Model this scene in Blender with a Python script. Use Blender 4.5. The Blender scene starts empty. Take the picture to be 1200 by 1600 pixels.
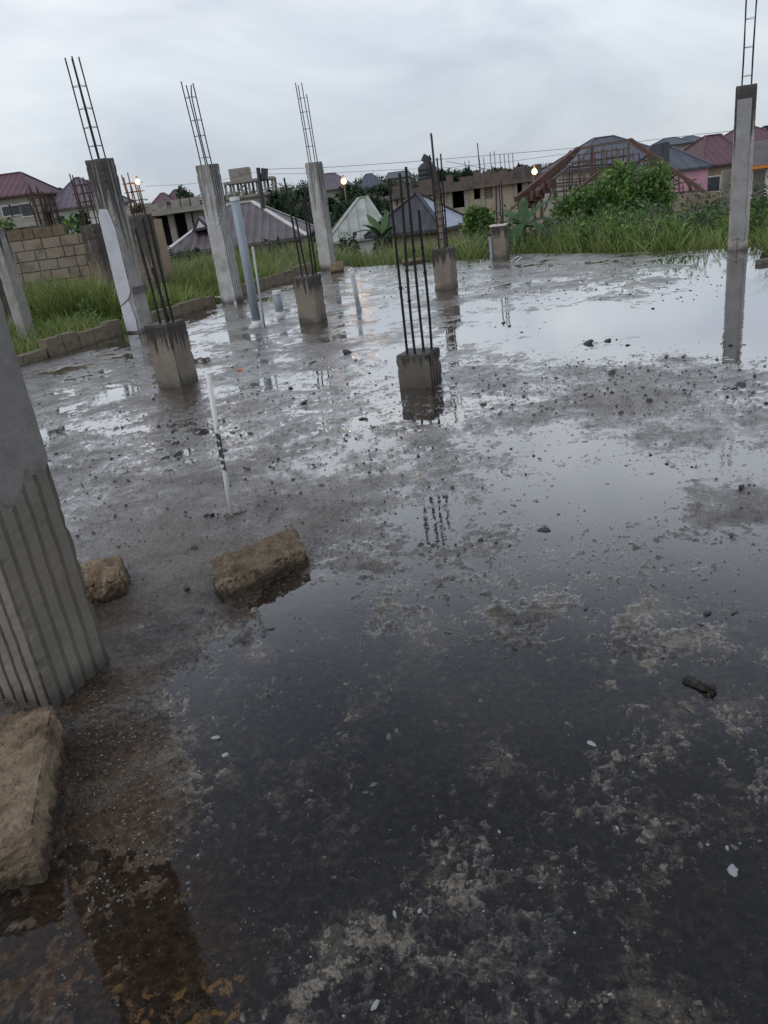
import bpy, math, random
import numpy as np
from mathutils import Vector, Matrix, noise as mnoise
R = math.radians
S = bpy.context.scene
col = S.collection

# ------------------------------------------------------------------ camera
EYE = 1.6
F = 1200.0
_up = Vector((-372, 2833, 1200)).normalized()
_f = Vector((0, 0, -1))
_Y = (_f - _up * _f.dot(_up)).normalized()
_X = _Y.cross(_up)
M3 = Matrix((_X, _Y, _up))
cd = bpy.data.cameras.new('camera')
cam = bpy.data.objects.new('camera', cd)
col.objects.link(cam)
cd.sensor_fit = 'HORIZONTAL'; cd.sensor_width = 36; cd.lens = 36.0
cd.clip_start = 0.05; cd.clip_end = 3000
cam.matrix_world = Matrix.Translation((0, 0, EYE)) @ M3.to_4x4()
S.camera = cam

# ------------------------------------------------------------------ world, sun, exposure
SUN_EL, SUN_AZ = 42, 235          # soft brightness from behind left, through full cloud
w = bpy.data.worlds.new("World"); S.world = w; w.use_nodes = True
nt = w.node_tree; nt.nodes.clear()
def N(t, ty, **k):
    n = t.nodes.new(ty)
    for a, b in k.items():
        if a.startswith('i_'): n.inputs[a[2:]].default_value = b
        else: setattr(n, a, b)
    return n
out = N(nt, 'ShaderNodeOutputWorld'); bg = N(nt, 'ShaderNodeBackground')
sky = N(nt, 'ShaderNodeTexSky', sky_type='NISHITA', sun_disc=False, sun_elevation=R(SUN_EL), sun_rotation=R(SUN_AZ))
sm = N(nt, 'ShaderNodeVectorMath', operation='SCALE'); sm.inputs['Scale'].default_value = 0.012
tc = N(nt, 'ShaderNodeTexCoord')
sep = N(nt, 'ShaderNodeSeparateXYZ')
grad = N(nt, 'ShaderNodeValToRGB')
mp = N(nt, 'ShaderNodeMapping'); mp.inputs['Scale'].default_value = (1.6, 1.6, 4.2)
cn = N(nt, 'ShaderNodeTexNoise'); cn.inputs['Scale'].default_value = 1.5; cn.inputs['Detail'].default_value = 5; cn.inputs['Roughness'].default_value = .56; cn.inputs['Distortion'].default_value = .6
cr = N(nt, 'ShaderNodeValToRGB')
e = grad.color_ramp.elements
e[0].position = 0.0; e[0].color = (.57, .61, .655, 1)
e[1].position = 1.0; e[1].color = (.56, .62, .74, 1)
for p, c in ((.06, (.60, .645, .69, 1)), (.15, (.71, .75, .79, 1)), (.25, (.78, .81, .84, 1)), (.45, (.64, .68, .75, 1)), (.65, (.50, .56, .68, 1))):
    q = e.new(p); q.color = c
e = cr.color_ramp.elements
e[0].position = .36; e[0].color = (.80, .825, .89, 1); e[1].position = .64; e[1].color = (1.16, 1.16, 1.15, 1)
mul = N(nt, 'ShaderNodeVectorMath', operation='MULTIPLY'); add = N(nt, 'ShaderNodeVectorMath', operation='ADD')
L = nt.links.new
L(tc.outputs['Generated'], sep.inputs[0]); L(sep.outputs['Z'], grad.inputs[0])
L(tc.outputs['Generated'], mp.inputs[0]); L(mp.outputs[0], cn.inputs['Vector']); L(cn.outputs[0], cr.inputs[0])
L(grad.outputs[0], mul.inputs[0]); L(cr.outputs[0], mul.inputs[1])
L(sky.outputs[0], sm.inputs[0]); L(mul.outputs[0], add.inputs[0]); L(sm.outputs[0], add.inputs[1])
L(add.outputs[0], bg.inputs[0]); bg.inputs[1].default_value = 1.0
L(bg.outputs[0], out.inputs[0])
sd = bpy.data.lights.new('sun', 'SUN'); sd.energy = 0.9; sd.angle = R(35); sd.color = (1.0, .97, .93)
so = bpy.data.objects.new('sun', sd); col.objects.link(so)
az = R(SUN_AZ)
so.rotation_euler = Vector((-math.sin(az), -math.cos(az), -math.tan(R(SUN_EL)))).to_track_quat('-Z', 'Y').to_euler()
S.view_settings.view_transform = 'Standard'; S.view_settings.look = 'None'
S.view_settings.exposure = 0.0; S.view_settings.gamma = 1.0
S.render.engine = 'CYCLES'

# ------------------------------------------------------------------ helpers
def ray(px, py):
    return M3 @ Vector(((px - 600) / F, (800 - py) / F, -1))
def gp(px, py, z=0.0):
    r = ray(px, py); t = (z - EYE) / r.z
    return Vector((r.x * t, r.y * t, z))
def at(px, py, Y):
    r = ray(px, py); t = Y / r.y
    return Vector((r.x * t, Y, EYE + r.z * t))

def perlin(x, y, seed=0):
    xi = np.floor(x).astype(np.int64); yi = np.floor(y).astype(np.int64)
    xf = x - xi; yf = y - yi
    def gr(ix, iy):
        h = (ix * 374761393 + iy * 668265263 + seed * 1442695041) & 0xffffffff
        h = ((h ^ (h >> 13)) * 1274126177) & 0xffffffff
        a = (h ^ (h >> 16)).astype(np.float64) / 4294967296.0 * 2 * np.pi
        return np.cos(a), np.sin(a)
    u = xf * xf * xf * (xf * (xf * 6 - 15) + 10); v = yf * yf * yf * (yf * (yf * 6 - 15) + 10)
    def d(ox, oy):
        gx, gy = gr(xi + ox, yi + oy); return gx * (xf - ox) + gy * (yf - oy)
    a = d(0, 0) * (1 - u) + d(1, 0) * u; b = d(0, 1) * (1 - u) + d(1, 1) * u
    return (a * (1 - v) + b * v) * 1.5
def fbm(x, y, sc, oct=4, seed=0, gain=.5):
    s = 0; a = 1; t = 0
    for i in range(oct):
        s = s + a * perlin(x * sc, y * sc, seed + i * 17); t += a; a *= gain; sc *= 2.03
    return s / t

def link_mesh(name, v, f, mat, parent=None, loc=(0, 0, 0), smooth=False):
    me = bpy.data.meshes.new(name); me.from_pydata([tuple(p) for p in v], [], f); me.update()
    if smooth: me.polygons.foreach_set('use_smooth', [True] * len(me.polygons))
    me.materials.append(mat)
    o = bpy.data.objects.new(name, me); col.objects.link(o); o.location = loc
    if parent: o.parent = parent
    return o
def np_mesh(name, v, quads, mat, parent=None, smooth=False, loc=(0, 0, 0)):
    me = bpy.data.meshes.new(name)
    v = np.asarray(v, dtype=np.float32); quads = np.asarray(quads, dtype=np.int32); k = quads.shape[1]
    me.vertices.add(len(v)); me.vertices.foreach_set('co', v.ravel())
    me.loops.add(quads.size); me.loops.foreach_set('vertex_index', quads.ravel())
    me.polygons.add(len(quads)); me.polygons.foreach_set('loop_start', np.arange(0, quads.size, k, dtype=np.int32))
    me.polygons.foreach_set('use_smooth', np.full(len(quads), smooth))
    me.update(calc_edges=True); me.materials.append(mat)
    o = bpy.data.objects.new(name, me); col.objects.link(o); o.location = loc
    if parent: o.parent = parent
    return o
def tag(o, label=None, cat=None, group=None, kind=None):
    if label: o['label'] = label
    if cat: o['category'] = cat
    if group: o['group'] = group
    if kind: o['kind'] = kind
    return o
def thing(name, label, cat, loc=(0, 0, 0), rz=0, group=None):
    o = bpy.data.objects.new(name, None); col.objects.link(o)
    o.location = loc; o.rotation_euler = (0, 0, rz); o.empty_display_size = .1
    return tag(o, label, cat, group)

class MB:
    def __init__(s): s.v = []; s.f = []
    def add(s, v, f):
        b = len(s.v); s.v += [Vector(p) for p in v]; s.f += [tuple(i + b for i in q) for q in f]; return s
    def box(s, cx, cy, cz, sx, sy, sz, rz=0, rx=0, ry=0):
        m = Matrix.Translation((cx, cy, cz)) @ Matrix.Rotation(rz, 4, 'Z') @ Matrix.Rotation(ry, 4, 'Y') @ Matrix.Rotation(rx, 4, 'X')
        v = [m @ Vector((x * sx / 2, y * sy / 2, z * sz / 2)) for z in (-1, 1) for y in (-1, 1) for x in (-1, 1)]
        return s.add(v, [(0, 2, 3, 1), (4, 5, 7, 6), (0, 1, 5, 4), (2, 6, 7, 3), (0, 4, 6, 2), (1, 3, 7, 5)])
    def tube(s, pts, r, n=6, cap=True):
        pts = [Vector(p) for p in pts]; rings = []
        rr = r if isinstance(r, (list, tuple)) else [r] * len(pts)
        ref = None
        for i, p in enumerate(pts):
            d = (pts[min(i + 1, len(pts) - 1)] - pts[max(i - 1, 0)]).normalized()
            if ref is None: ref = d.orthogonal().normalized()
            a = (ref - d * ref.dot(d)).normalized(); ref = a; b = d.cross(a)
            rings.append([p + (a * math.cos(2 * math.pi * k / n) + b * math.sin(2 * math.pi * k / n)) * rr[i] for k in range(n)])
        v = [q for rg in rings for q in rg]; f = []
        for i in range(len(pts) - 1):
            for k in range(n):
                f.append((i * n + k, i * n + (k + 1) % n, (i + 1) * n + (k + 1) % n, (i + 1) * n + k))
        if cap: f.append(tuple(range(n - 1, -1, -1))); f.append(tuple((len(pts) - 1) * n + k for k in range(n)))
        return s.add(v, f)
    def beam(s, a, b, w, h):
        a = Vector(a); b = Vector(b); d = (b - a).normalized()
        u = d.cross(Vector((0, 0, 1)));  u = Vector((1, 0, 0)) if u.length < .05 else u.normalized()
        t = u.cross(d).normalized()
        v = [p + u * x * w / 2 + t * y * h / 2 for p in (a, b) for x, y in ((-1, -1), (1, -1), (1, 1), (-1, 1))]
        return s.add(v, [(0, 1, 2, 3), (7, 6, 5, 4), (0, 4, 5, 1), (1, 5, 6, 2), (2, 6, 7, 3), (3, 7, 4, 0)])
    def poly(s, pts, th=None):
        n = len(pts); pts = [Vector(p) for p in pts]
        if th is None: return s.add(pts, [tuple(range(n))])
        nrm = (pts[1] - pts[0]).cross(pts[2] - pts[0]).normalized() * th
        return s.add(pts + [p - nrm for p in pts], [tuple(range(n)), tuple(range(2 * n - 1, n - 1, -1))] + [(i, i + n, (i + 1) % n + n, (i + 1) % n) for i in range(n)])
    def build(s, name, mat, parent=None, loc=(0, 0, 0), smooth=False):
        return link_mesh(name, s.v, s.f, mat, parent, loc, smooth)

# ------------------------------------------------------------------ materials
MATS = {}
def newmat(name):
    m = bpy.data.materials.new(name); m.use_nodes = True; t = m.node_tree
    return m, t, t.nodes['Principled BSDF'], t.links.new
def tex(t, scale, detail=5, vec=None, rough=.6, dist=0.0):
    n = N(t, 'ShaderNodeTexNoise'); n.inputs['Scale'].default_value = scale; n.inputs['Detail'].default_value = detail
    n.inputs['Roughness'].default_value = rough; n.inputs['Distortion'].default_value = dist
    if vec is not None: t.links.new(vec, n.inputs['Vector'])
    return n
def ramp(t, src, stops):
    n = N(t, 'ShaderNodeValToRGB'); e = n.color_ramp.elements
    e[0].position, e[0].color = stops[0][0], (*stops[0][1], 1); e[1].position, e[1].color = stops[-1][0], (*stops[-1][1], 1)
    for p, c in stops[1:-1]: q = e.new(p); q.color = (*c, 1)
    t.links.new(src, n.inputs[0]); return n
def mix(t, a, b, fac, mode='MIX'):
    n = N(t, 'ShaderNodeMix', data_type='RGBA', blend_type=mode)
    for s, i in ((fac, 0), (a, 6), (b, 7)):
        if isinstance(s, (int, float)): n.inputs[i].default_value = s
        elif isinstance(s, tuple): n.inputs[i].default_value = (*s, 1)
        else: t.links.new(s, n.inputs[i])
    return n.outputs[2]
def mathn(t, op, a, b=0.0, c=None, clamp=False):
    n = N(t, 'ShaderNodeMath', operation=op, use_clamp=clamp)
    for i, s in enumerate((a, b, c)):
        if s is None: continue
        if isinstance(s, (int, float)): n.inputs[i].default_value = s
        else: t.links.new(s, n.inputs[i])
    return n.outputs[0]
def rng(t, v, a, b, c=0., d=1., smooth=False):
    n = N(t, 'ShaderNodeMapRange'); n.interpolation_type = 'SMOOTHSTEP' if smooth else 'LINEAR'
    for i, s in enumerate((v, a, b, c, d)):
        if isinstance(s, (int, float)): n.inputs[i].default_value = s
        else: t.links.new(s, n.inputs[i])
    return n.outputs[0]
def bump(t, h, strength=.4, dist=.01, prev=None):
    n = N(t, 'ShaderNodeBump'); n.inputs['Strength'].default_value = strength; n.inputs['Distance'].default_value = dist
    t.links.new(h, n.inputs['Height'])
    if prev: t.links.new(prev, n.inputs['Normal'])
    return n.outputs[0]
def objvec(t):
    c = N(t, 'ShaderNodeTexCoord'); o = N(t, 'ShaderNodeObjectInfo')
    a = N(t, 'ShaderNodeVectorMath', operation='ADD'); s = N(t, 'ShaderNodeVectorMath', operation='SCALE')
    s.inputs[0].default_value = (37, 19, 11); t.links.new(o.outputs['Random'], s.inputs['Scale'])
    t.links.new(c.outputs['Object'], a.inputs[0]); t.links.new(s.outputs[0], a.inputs[1])
    return c.outputs['Object'], a.outputs[0]

def noisy(name, c1, c2, scale=4, rough=.8, bmp=.3, bscale=40, c3=None, metal=0.0, dist=.01, spec=.4):
    m, t, b, L = newmat(name); _, v = objvec(t)
    n = tex(t, scale, 6, v); stops = [(.3, c1), (.7, c2)]
    if c3: stops = [(.25, c1), (.5, c2), (.75, c3)]
    L(ramp(t, n.outputs[0], stops).outputs[0], b.inputs['Base Color'])
    n2 = tex(t, bscale, 5, v); L(bump(t, n2.outputs[0], bmp, dist), b.inputs['Normal'])
    b.inputs['Roughness'].default_value = rough; b.inputs['Metallic'].default_value = metal; b.inputs['Specular IOR Level'].default_value = spec
    return m

def concrete(name, base, dark, top_h, streak_amt=1.0, foot=True, warm=(.20, .165, .12)):
    """weathered cast concrete: cloudy tone, dark run-off streaks below the top, algae foot, pitted face"""
    m, t, b, L = newmat(name); o, v = objvec(t)
    sp = N(t, 'ShaderNodeSeparateXYZ'); L(o, sp.inputs[0])
    big = tex(t, 5, 6, v, .65); fine = tex(t, 60, 5, v, .7)
    c = ramp(t, big.outputs[0], [(.3, tuple(x * .75 for x in base)), (.55, base), (.75, tuple(min(1, x * 1.25) for x in base))]).outputs[0]
    c = mix(t, c, warm, rng(t, tex(t, 2.2, 4, v).outputs[0], .5, .75, 0, .55))
    mpn = N(t, 'ShaderNodeMapping'); mpn.inputs['Scale'].default_value = (22, 22, .9); L(v, mpn.inputs[0])
    st = tex(t, 1.0, 4, mpn.outputs[0], .55)
    zt = rng(t, sp.outputs['Z'], top_h * .50, top_h * .88, -.02, .26 * min(1, streak_amt))       # streaks reach down from the top edge
    fac = rng(t, mathn(t, 'ADD', st.outputs[0], zt), .56, .74, 0, .9 * streak_amt, True)
    c = mix(t, c, dark, fac)
    lip = rng(t, sp.outputs['Z'], top_h - .09, top_h - .01, 0, .75, True)
    c = mix(t, c, tuple(x * .8 for x in dark), mathn(t, 'MULTIPLY', lip, rng(t, big.outputs[0], .3, .55)))
    if foot:
        ft = rng(t, mathn(t, 'ADD', sp.outputs['Z'], mathn(t, 'MULTIPLY', big.outputs[0], .22)), .10, .24, .8, 0, True)
        c = mix(t, c, (.045, .038, .03), ft)
    c = mix(t, c, tuple(x * .4 for x in base), rng(t, fine.outputs[0], .64, .72, 0, .6))
    L(c, b.inputs['Base Color'])
    L(rng(t, fac, 0, 1, .8, .5), b.inputs['Roughness'])
    nb = bump(t, big.outputs[0], .5, .01); L(bump(t, fine.outputs[0], .45, .004, nb), b.inputs['Normal'])
    return m

M = {}
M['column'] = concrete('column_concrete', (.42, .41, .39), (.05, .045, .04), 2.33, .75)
M['column_dark'] = concrete('column_concrete_dark', (.30, .28, .26), (.035, .03, .026), 2.45, 1.2)
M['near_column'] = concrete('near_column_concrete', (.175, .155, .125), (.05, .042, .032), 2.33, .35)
M['stump'] = concrete('stump_concrete', (.18, .152, .12), (.022, .016, .011), .62, 1.5)
M['stump_ribbed'] = concrete('ribbed_stump_concrete', (.105, .092, .075), (.02, .016, .012), .32, 1.3)
M['oldpost'] = concrete('old_post_concrete', (.20, .165, .125), (.04, .034, .028), 1.8, 1.0, warm=(.19, .10, .06))
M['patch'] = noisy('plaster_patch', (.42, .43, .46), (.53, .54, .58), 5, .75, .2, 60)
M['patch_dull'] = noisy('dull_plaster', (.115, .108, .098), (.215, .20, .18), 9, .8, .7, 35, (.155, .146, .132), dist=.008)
M['patch_mid'] = noisy('mid_plaster', (.19, .19, .19), (.29, .285, .28), 5, .8, .4, 35)
M['rebar'] = noisy('rebar_steel', (.008, .007, .007), (.022, .015, .012), 20, .6, .3, 150, metal=.2)
M['rebar_rust'] = noisy('rusty_rebar', (.03, .02, .016), (.09, .04, .022), 20, .75, .3, 150)
M['block'] = noisy('sandcrete_block', (.10, .068, .038), (.26, .19, .12), 9, .85, 1.0, 110, (.42, .33, .22), dist=.02)
M['kerb'] = noisy('kerb_block', (.07, .06, .038), (.17, .14, .095), 6, .9, .8, 45, (.075, .08, .035), dist=.012)
M['mortar'] = noisy('mortar_bed', (.075, .065, .05), (.15, .13, .10), 10, .9, .6, 50)
M['wallblock'] = noisy('wall_block', (.11, .088, .062), (.29, .24, .18), 2.2, .9, .8, 30, (.21, .172, .125), dist=.02)
M['wallblock_top'] = noisy('wall_top_block', (.11, .08, .05), (.22, .165, .105), 5, .9, .6, 30)
M['pvc'] = noisy('grey_plastic_pipe', (.22, .26, .29), (.28, .32, .35), 3, .38, .05, 30)
M['pvc_white'] = noisy('white_plastic', (.50, .51, .50), (.68, .68, .66), 12, .5, .1, 30)
M['pvc_thin'] = noisy('pale_grey_plastic', (.32, .35, .36), (.42, .44, .44), 6, .45, .05, 30)
M['stone'] = noisy('dark_stone', (.018, .018, .02), (.06, .058, .056), 25, .45, .6, 120, dist=.004)
M['stone_mid'] = noisy('grey_stone', (.06, .055, .05), (.15, .14, .125), 30, .5, .6, 120, dist=.004)
M['stone_pale'] = noisy('pale_stone', (.22, .22, .22), (.42, .42, .41), 40, .45, .6, 120, dist=.004)
M['orange'] = noisy('orange_peel', (.55, .15, .03), (.7, .25, .05), 30, .6)
M['char'] = noisy('charred_wood', (.008, .007, .007), (.03, .025, .022), 30, .6, .9, 90)
M['wood'] = noisy('weathered_timber', (.075, .055, .048), (.15, .115, .10), 6, .9, .5, 40, (.11, .075, .06))
M['wood_red'] = noisy('red_brown_timber', (.075, .04, .032), (.15, .082, .066), 6, .9, .5, 40)
M['metal_dark'] = noisy('dark_metal', (.03, .03, .032), (.06, .06, .06), 8, .6)
M['tank'] = noisy('black_tank', (.015, .02, .022), (.03, .035, .037), 3, .5)
M['dark'] = noisy('interior_shade_black', (.006, .006, .007), (.014, .014, .014), 3, .9)  # near-black colour standing in for shade inside openings
M['glass'] = noisy('window_glass', (.03, .035, .04), (.06, .07, .08), 2, .15)
M['cream'] = noisy('cream_plaster', (.24, .22, .19), (.36, .335, .29), 2, .9)
M['white'] = noisy('white_plaster', (.50, .49, .46), (.62, .61, .58), 2, .9)
M['beige'] = noisy('beige_plaster', (.20, .16, .11), (.32, .26, .19), 1.5, .9, .5, 12)
M['pink'] = noisy('pink_plaster', (.42, .22, .27), (.52, .29, .34), 2, .9)
M['greywall'] = noisy('raw_concrete_wall', (.13, .12, .105), (.29, .265, .23), 1.2, .9, .5, 15, (.20, .18, .155))
M['ubwall'] = noisy('stained_block_wall', (.15, .13, .10), (.34, .30, .24), .9, .9, .5, 15, (.30, .26, .21))
M['stainband'] = noisy('stained_parapet', (.04, .035, .033), (.13, .11, .10), 1.4, .9, .5, 15, (.07, .05, .045))
M['puddle_rim'] = M['mortar']

def roof(name, c1, c2, freq=14, spec=.4, rough=.55):
    """ribbed sheet: bands run down the slope, so they follow the local x or y of each slope via the normal-free wave on UV 'run'"""
    m, t, b, L = newmat(name); _, v = objvec(t)
    at_ = N(t, 'ShaderNodeAttribute', attribute_name='run')
    n = tex(t, 1.3, 5, v); c = ramp(t, n.outputs[0], [(.3, c1), (.7, c2)]).outputs[0]
    wv = mathn(t, 'SINE', mathn(t, 'MULTIPLY', at_.outputs['Fac'], freq))
    L(mix(t, c, tuple(x * .6 for x in c1), rng(t, wv, .6, 1, 0, .6)), b.inputs['Base Color'])
    L(bump(t, wv, .7, .03), b.inputs['Normal'])
    b.inputs['Roughness'].default_value = rough; b.inputs['Specular IOR Level'].default_value = spec
    return m
M['roof_red'] = roof('red_roof', (.085, .034, .040), (.13, .055, .064))  # reds dulled so the base colour carries the distance haze
M['roof_purple'] = roof('purple_brown_roof', (.10, .075, .09), (.15, .115, .135))
M['roof_brown'] = roof('brown_roof', (.075, .058, .06), (.145, .115, .118), 20)
M['roof_slate'] = roof('slate_grey_roof', (.055, .058, .075), (.085, .088, .11), 9)
M['roof_dark'] = roof('dark_grey_roof', (.028, .028, .036), (.045, .045, .055), 13, .5, .5)
M['roof_white'] = roof('pale_roof', (.26, .265, .23), (.40, .41, .37), 12)
M['roof_lit_tone'] = roof('lit_tone_sheet', (.30, .33, .40), (.42, .45, .52), 28, .6, .4)  # pale tone of a lit roof slope, put into the colour

def leafmat(name, c1, c2, c3):
    m, t, b, L = newmat(name)
    o = N(t, 'ShaderNodeAttribute', attribute_name='tone')
    n = tex(t, 3, 3)
    f = mathn(t, 'ADD', mathn(t, 'MULTIPLY', o.outputs['Fac'], .75), mathn(t, 'MULTIPLY', n.outputs[0], .25))
    L(ramp(t, f, [(.15, c1), (.5, c2), (.85, c3)]).outputs[0], b.inputs['Base Color'])
    b.inputs['Roughness'].default_value = .55; b.inputs['Specular IOR Level'].default_value = .35
    tr = N(t, 'ShaderNodeBsdfTranslucent'); mx = N(t, 'ShaderNodeMixShader'); mx.inputs[0].default_value = .3
    L(ramp(t, f, [(.15, c1), (.5, c2), (.85, c3)]).outputs[0], tr.inputs[0])
    L(b.outputs[0], mx.inputs[1]); L(tr.outputs[0], mx.inputs[2]); L(mx.outputs[0], t.nodes['Material Output'].inputs[0])
    return m
M['grass'] = leafmat('grass_blades', (.05, .075, .018), (.18, .235, .06), (.35, .40, .15))
M['grass_dry'] = leafmat('seeding_grass', (.16, .17, .08), (.24, .25, .13), (.34, .34, .21))
M['leaf'] = leafmat('leaves', (.024, .055, .016), (.085, .17, .04), (.21, .33, .07))
M['leaf_dark'] = leafmat('dark_leaves', (.012, .026, .014), (.028, .055, .024), (.055, .095, .035))
M['leaf_far'] = leafmat('far_leaves', (.022, .04, .026), (.045, .075, .04), (.09, .13, .06))
M['leaf_bright'] = leafmat('bright_leaves', (.05, .10, .02), (.10, .20, .035), (.20, .34, .06))
M['banana'] = leafmat('banana_leaves', (.022, .05, .02), (.05, .105, .035), (.13, .20, .08))
M['bark'] = noisy('bark', (.05, .035, .025), (.11, .085, .06), 10, .9)
M['earth'] = noisy('earth', (.035, .04, .018), (.075, .075, .035), .8, .95, .5, 8, (.05, .06, .025))
def lampmat(name, c, s):
    m, t, b, L = newmat(name); b.inputs['Emission Color'].default_value = (*c, 1); b.inputs['Emission Strength'].default_value = s
    return m
M['lamp'] = lampmat('lit_bulb', (1, .50, .14), 2.3)
M['lamp_pale'] = lampmat('pale_lit_bulb', (1, .70, .42), 2.0)

# ------------------------------------------------------------------ slab
LEFT_DIR = Vector((math.cos(R(64.5)), math.sin(R(64.5))))
SLAB = [(-11.4, -4.1), (-4.56, 10.29), (-3.60, 12.38), (-2.50, 14.65), (-.52, 18.95), (-.18, 19.15), (.05, 18.35), (2.75, 16.45), (3.45, 16.55), (5.0, 14.1), (6.0, 13.2), (6.5, 12.75), (6.3, 12.1), (5.52, 10.74), (9.0, 11.9), (14, 4), (14, -4.1)]
def inpoly(x, y, poly):
    c = np.zeros(x.shape, bool); n = len(poly)
    for i in range(n):
        x1, y1 = poly[i]; x2, y2 = poly[(i + 1) % n]
        k = ((y1 > y) != (y2 > y)) & (x < (x2 - x1) * (y - y1) / ((y2 - y1) if y2 != y1 else 1e-9) + x1)
        c ^= k
    return c
# spot heights of the slab surface in millimetres above the standing water
CP = [(725,508,-1),(765,508,-7),(800,510,-9),(900,480,-11),(1000,480,-12),(1100,500,-12),(1190,520,-10),(1000,520,-11),(900,535,-6),(850,520,-9),(1170,460,-10),(1195,440,-7),(1100,440,-7),(1160,430,-4),(1060,560,-2),(1170,560,-5),
(800,575,6),(900,568,6),(1000,600,9),(1100,590,8),(1190,605,4),(900,620,7),(1050,640,4),(760,545,5),(700,520,3),(1130,630,3),(980,570,6),
(850,665,-2),(1000,672,-6),(1150,680,-8),(1000,730,-10),(1150,730,-9),(850,730,-7),(720,700,-2),(700,760,-5),(655,800,-3),(720,850,-2),(750,880,-8),(900,800,-13),(1000,800,-13),(1155,785,9),(1100,830,-6),(1190,850,0),(900,880,-6),(1000,880,-1),(1100,950,-8),(1050,1010,-1),(850,960,-2),(700,950,-8),(600,940,-5),(520,940,-8),(600,1050,-12),(450,1100,-10),(300,1080,-8),(300,1150,-12),(500,1150,-10),(800,1080,-9),(1000,1100,-7),(1150,1050,-7),(790,975,2),(1070,940,1),
(600,1200,-3),(500,1300,.5),(700,1300,1),(900,1250,-3),(1100,1200,0),(1000,1350,-2),(1150,1350,0),(600,1400,1.5),(800,1450,0),(1000,1500,-2),(600,1500,1.5),(900,1580,-3),(1150,1550,-4),(400,1200,-2),(350,1350,1),(400,1500,1),(1010,1530,3),(750,1400,-1),(1060,1440,-4),
(180,1250,-1),(180,1350,-2),(100,1480,-2),(250,1450,1),(100,1570,-2),(160,1130,5),(230,1130,5),(200,1050,8),(270,990,5),(220,1200,3),
(300,900,7),(200,820,6),(150,750,4),(250,780,4),(100,650,2),(130,670,-2),(190,650,-2),(400,750,3),(450,800,7),(560,850,7),(560,760,4),(450,650,1),(520,620,1),(250,690,-1),(200,700,0),(80,600,2),(150,580,1),(300,640,0),(400,620,1),(480,590,-2),(560,560,-2),(570,600,-2),(600,520,-2),(560,650,-2),(340,560,2),(300,530,-3),(330,515,-3),(200,600,1),(450,540,2),(520,530,0),(550,450,0),(600,440,1),(650,440,0),(600,470,-2),(700,480,-1),(650,500,0),(720,440,1),(800,430,3),(760,415,-2),(900,420,3),(900,402,-2),(1000,418,2),(975,452,8),(1030,458,5),(1060,403,-3),(1110,398,-3),(860,447,3),(380,540,1),(200,535,-1),(120,570,0),(420,500,1),(640,660,-3),(700,650,-2),(650,720,-5),(690,830,-5)]
CP = [(a, b, (c_ * .4 - 2.4) if b > 1150 and a > 230 else (c_ * .6 + .7) if (a < 740 and 425 < b < 722 and a != 725) else (c_ + 1.2) if b <= 425 else c_ * .42 if (c_ < 0 and b > 640) else c_) for a, b, c_ in CP]
gpt = [gp(a, b) for a, b, _ in CP]
def slab_height(x, y):
    num = np.zeros_like(x); den = np.full_like(x, 1e-6); base = 1.0
    num += base * 1e-6
    for p, (_, _, hmm) in zip(gpt, CP):
        D = math.hypot(p.x, p.y); ux, uy = p.x / D, p.y / D
        dx = x - p.x; dy = y - p.y
        a = (dx * ux + dy * uy) / (.075 * D * max(1.0, D * .28)); b = (-dx * uy + dy * ux) / (.062 * D)
        wgt = np.exp(-np.minimum(a * a + b * b, 40) * .9)
        num += wgt * hmm; den += wgt
    h = num / den
    wx = x + fbm(x, y, 2.5, 3, 5) * .12; wy = y + fbm(x, y, 2.5, 3, 9) * .12
    D = np.hypot(x, y)
    near = np.clip(1.5 - D * .25, 0, 1); vn = np.clip(2.2 - D * .8, 0, 1)
    h = h * (1 - .25 * near) - 1.2 * vn + fbm(x, y, 34, 4, 61, .7) * 3.4 * vn + fbm(wx, wy, 1.3, 4, 1) * 6.5 + fbm(wx, wy, 6, 4, 2) * 4.2 + fbm(x, y, 14, 4, 6, .6) * (2.0 + 1.5 * near)
    rough = np.clip(.5 + fbm(wx, wy, 1.7, 3, 31) * 1.6, .15, 1)
    h = h + rough * (fbm(x, y, 26, 4, 3, .6) * 4.2 + np.abs(fbm(x, y, 60, 3, 4, .65)) * 2.6)
    mid = np.clip((8.5 - D) / 2, 0, 1)
    b1 = fbm(x, y, 17, 3, 81, .6); b2 = fbm(x * 1.0, y, 48, 3, 82, .6)
    h = h + mid * (np.clip(b1 - .19, 0, 1) * (22 - 9 * near) + np.clip(b2 - .20, 0, 1) * 16 * (1 - .4 * vn))
    # thin trowel and tyre ridges left in the screed
    sw = np.abs(fbm(x + .3 * y, y * .6, 2.2, 3, 91)); h = h + mid * np.clip(.035 - sw, 0, 1) * 60 * np.clip(fbm(x, y, 1.1, 2, 92) + .25, 0, 1)
    return h * .001
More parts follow.
